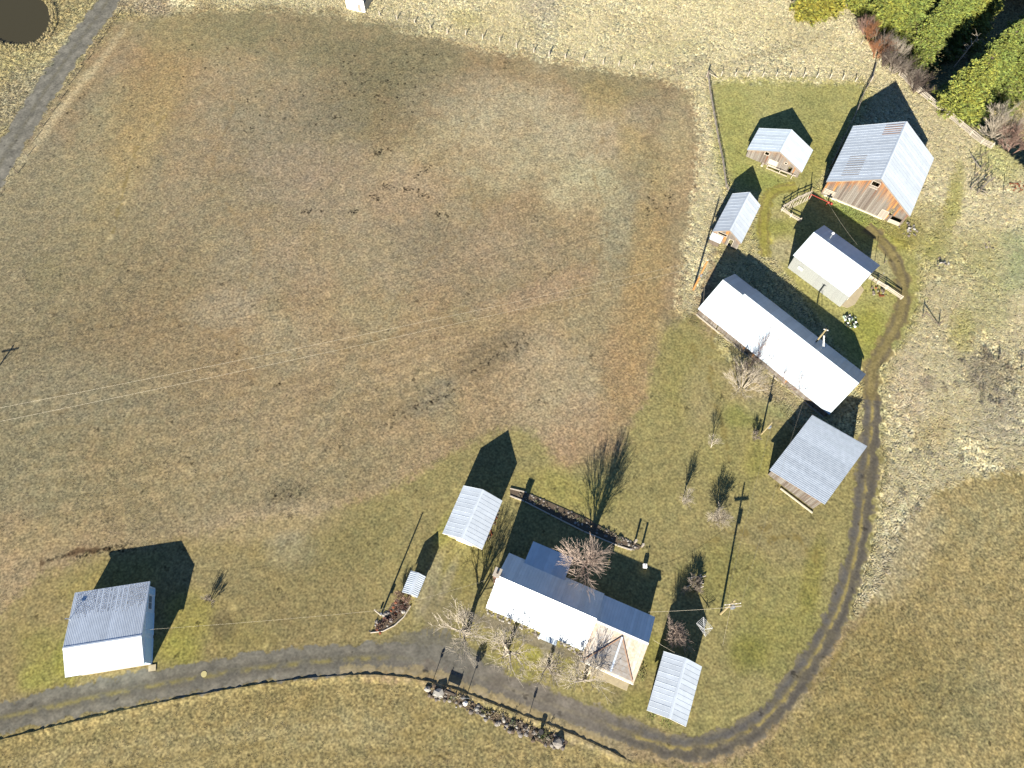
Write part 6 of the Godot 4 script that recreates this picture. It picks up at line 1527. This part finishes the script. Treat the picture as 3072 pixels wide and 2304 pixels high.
	part("bowl", tube_mesh(Vector3(0, 0.45, 0), Vector3(0, 0.9, 0), 0.22, 0.36, 12), M.iron, ur)
	part("foot", tube_mesh(Vector3(0, 0.2, 0), Vector3(0, 0.45, 0), 0.2, 0.12, 10), M.iron, ur)
	# manhole ring on the drive
	var mh := part("drive_cover", tube_mesh(Vector3(0, 0, 0), Vector3(0, 0.05, 0), 0.42, 0.4, 14), mat(Color(0.62, 0.58, 0.40), 0.9), self, Transform3D(Basis.IDENTITY, G(612, 2022)))
	tag(mh, "round yellowish cover set in the gravel drive by the blue garage", "cover")
	var lic := thing("wall_vent", "pale vent pipe with flat steel head at the west wall of the blue garage", "box", G(252, 1868))  # vent pipe at the garage wall, its head just above the roof
	part("post", tube_mesh(Vector3(0, -0.05, 0), Vector3(0, 4.5, 0), 0.05, 0.04, 6), M.trim, lic)
	part("head", box_mesh(Vector3(-0.3, 4.4, -0.06), Vector3(0.3, 4.5, 0.06)), M.steel, lic)

func in_poly(w: Vector3, z: PackedVector2Array) -> bool: return Geometry2D.is_point_in_polygon(P(w), z)
func build_grass():
	var nn := FastNoiseLite.new(); nn.seed = 71; nn.frequency = 0.06; nn.fractal_octaves = 3
	var tk := tuft_mesh(900, 14, 0.8)
	var ok := func(w: Vector3) -> float:
		var q := P(w)
		if q.x < -60 or q.x > 3140 or q.y < -60 or q.y > 2360: return 0.0
		if not in_poly(w, Z.pasture_top) and not (q.x > 2150.0 and q.y < 1400.0 and not in_poly(w, Z.lawn) and not in_poly(w, Z.yardn) and not in_poly(w, Z.ravine)): return 0.0
		return clampf(0.65 + nn.get_noise_2d(w.x, w.z) * 1.1, 0.3, 1.0)
	scatter("pasture_tussocks", "countless pale dry grass tussocks of the rough pasture", "grass", [tk], ok, 52000, 701, Vector2(0.22, 0.58), Vector2(0.14, 0.46), [1.0, 1.8], Rect2(-70, -150, 182, 150))
	var vg := func(w: Vector3) -> float:
		var q := P(w)
		if not in_poly(w, Z.verge_tl): return 0.0
		if Vector2((q.x - 52) / 118.0, (q.y - 55) / 100.0).length() < 1.0: return 0.0
		return 0.9
	scatter("verge_grass", "rough pale grass on the verges of the gravel road and pond", "grass", [tk], vg, 3600, 703, Vector2(0.2, 0.5), Vector2(0.15, 0.4), [0.75, 1.6], Rect2(-120, -150, 90, 110))
	var rd := func(w: Vector3) -> float:
		var q := P(w)
		var k := Vector2((q.x - 52) / 106.0, (q.y - 55) / 89.0).length()
		return 1.0 if k > 0.93 and k < 1.12 else 0.0
	scatter("pond_reeds", "dry reeds and rushes fringing the dark pond", "reeds", [tuft_mesh(902, 12, 0.4)], rd, 900, 704, Vector2(0.2, 0.42), Vector2(0.4, 0.9), [0.8, 1.7], Rect2(-122, -152, 40, 32))
	var fk := tuft_mesh(901, 9, 0.3)
	var inf := func(w: Vector3) -> float:
		var q := P(w)
		if q.x < -60 or q.x > 3140 or q.y < -60 or q.y > 2360: return 0.0
		if in_poly(w, Z.pasture_top) or in_poly(w, Z.lawn) or in_poly(w, Z.yardn) or in_poly(w, Z.verge_tl): return 0.0
		return clampf(0.5 + nn.get_noise_2d(w.x * 0.7, w.z * 0.7), 0.1, 1.0)
	scatter("hay_stubble", "short brown grass stubble clumps all over the hay fields", "grass", [fk], inf, 30000, 702, Vector2(0.12, 0.3), Vector2(0.04, 0.11), [0.9, 1.5], Rect2(-112, -148, 224, 160))

# ---------------------------------------------------------------- the scene
func _ready():
	var cam := Camera3D.new()
	cam.name = "camera"
	cam.fov = rad_to_deg(2.0 * atan(1152.0 / FOC))
	cam.near = 0.5
	cam.far = 3000.0
	cam.transform = Transform3D(Basis(Vector3(0.99967, 0.01072, -0.02334), Vector3(-0.02569, 0.41728, -0.90841), Vector3(0, 0.90871, 0.41742)).orthonormalized(), Vector3(0, HGT, 0))
	add_child(cam)
	cam.current = true
	var sky := ProceduralSkyMaterial.new()
	sky.sky_top_color = Color(0.20, 0.33, 0.52)
	sky.sky_horizon_color = Color(0.70, 0.80, 0.88)
	sky.sky_curve = 0.16
	sky.ground_bottom_color = Color(0.30, 0.26, 0.18)
	sky.ground_horizon_color = Color(0.42, 0.40, 0.36)
	sky.sun_angle_max = 12.0
	var sk := Sky.new()
	sk.sky_material = sky
	var env := Environment.new()
	env.background_mode = Environment.BG_SKY
	env.sky = sk
	env.background_energy_multiplier = 0.56
	env.tonemap_mode = Environment.TONE_MAPPER_LINEAR
	env.tonemap_exposure = 3.2
	env.sdfgi_enabled = true
	env.ssao_enabled = true
	env.ssil_enabled = true
	var we := WorldEnvironment.new()
	we.name = "world_environment"
	we.environment = env
	add_child(we)
	var sun := DirectionalLight3D.new()
	sun.name = "sun"
	var az := deg_to_rad(SUN_AZ)
	var el := deg_to_rad(SUN_EL)
	var dir := Vector3(sin(az) * cos(el), -sin(el), -cos(az) * cos(el))
	sun.transform = Transform3D(Basis.looking_at(dir, Vector3.UP), Vector3(0, 50, 0))
	sun.light_energy = 1.6
	sun.light_color = Color(1.0, 0.97, 0.915)
	sun.light_angular_distance = 0.5
	sun.shadow_enabled = true
	sun.directional_shadow_max_distance = 400.0
	add_child(sun)
	make_materials()
	build_ground()
	build_buildings()
	build_trees()
	build_fences()
	build_poles()
	build_yard()
	build_grass()
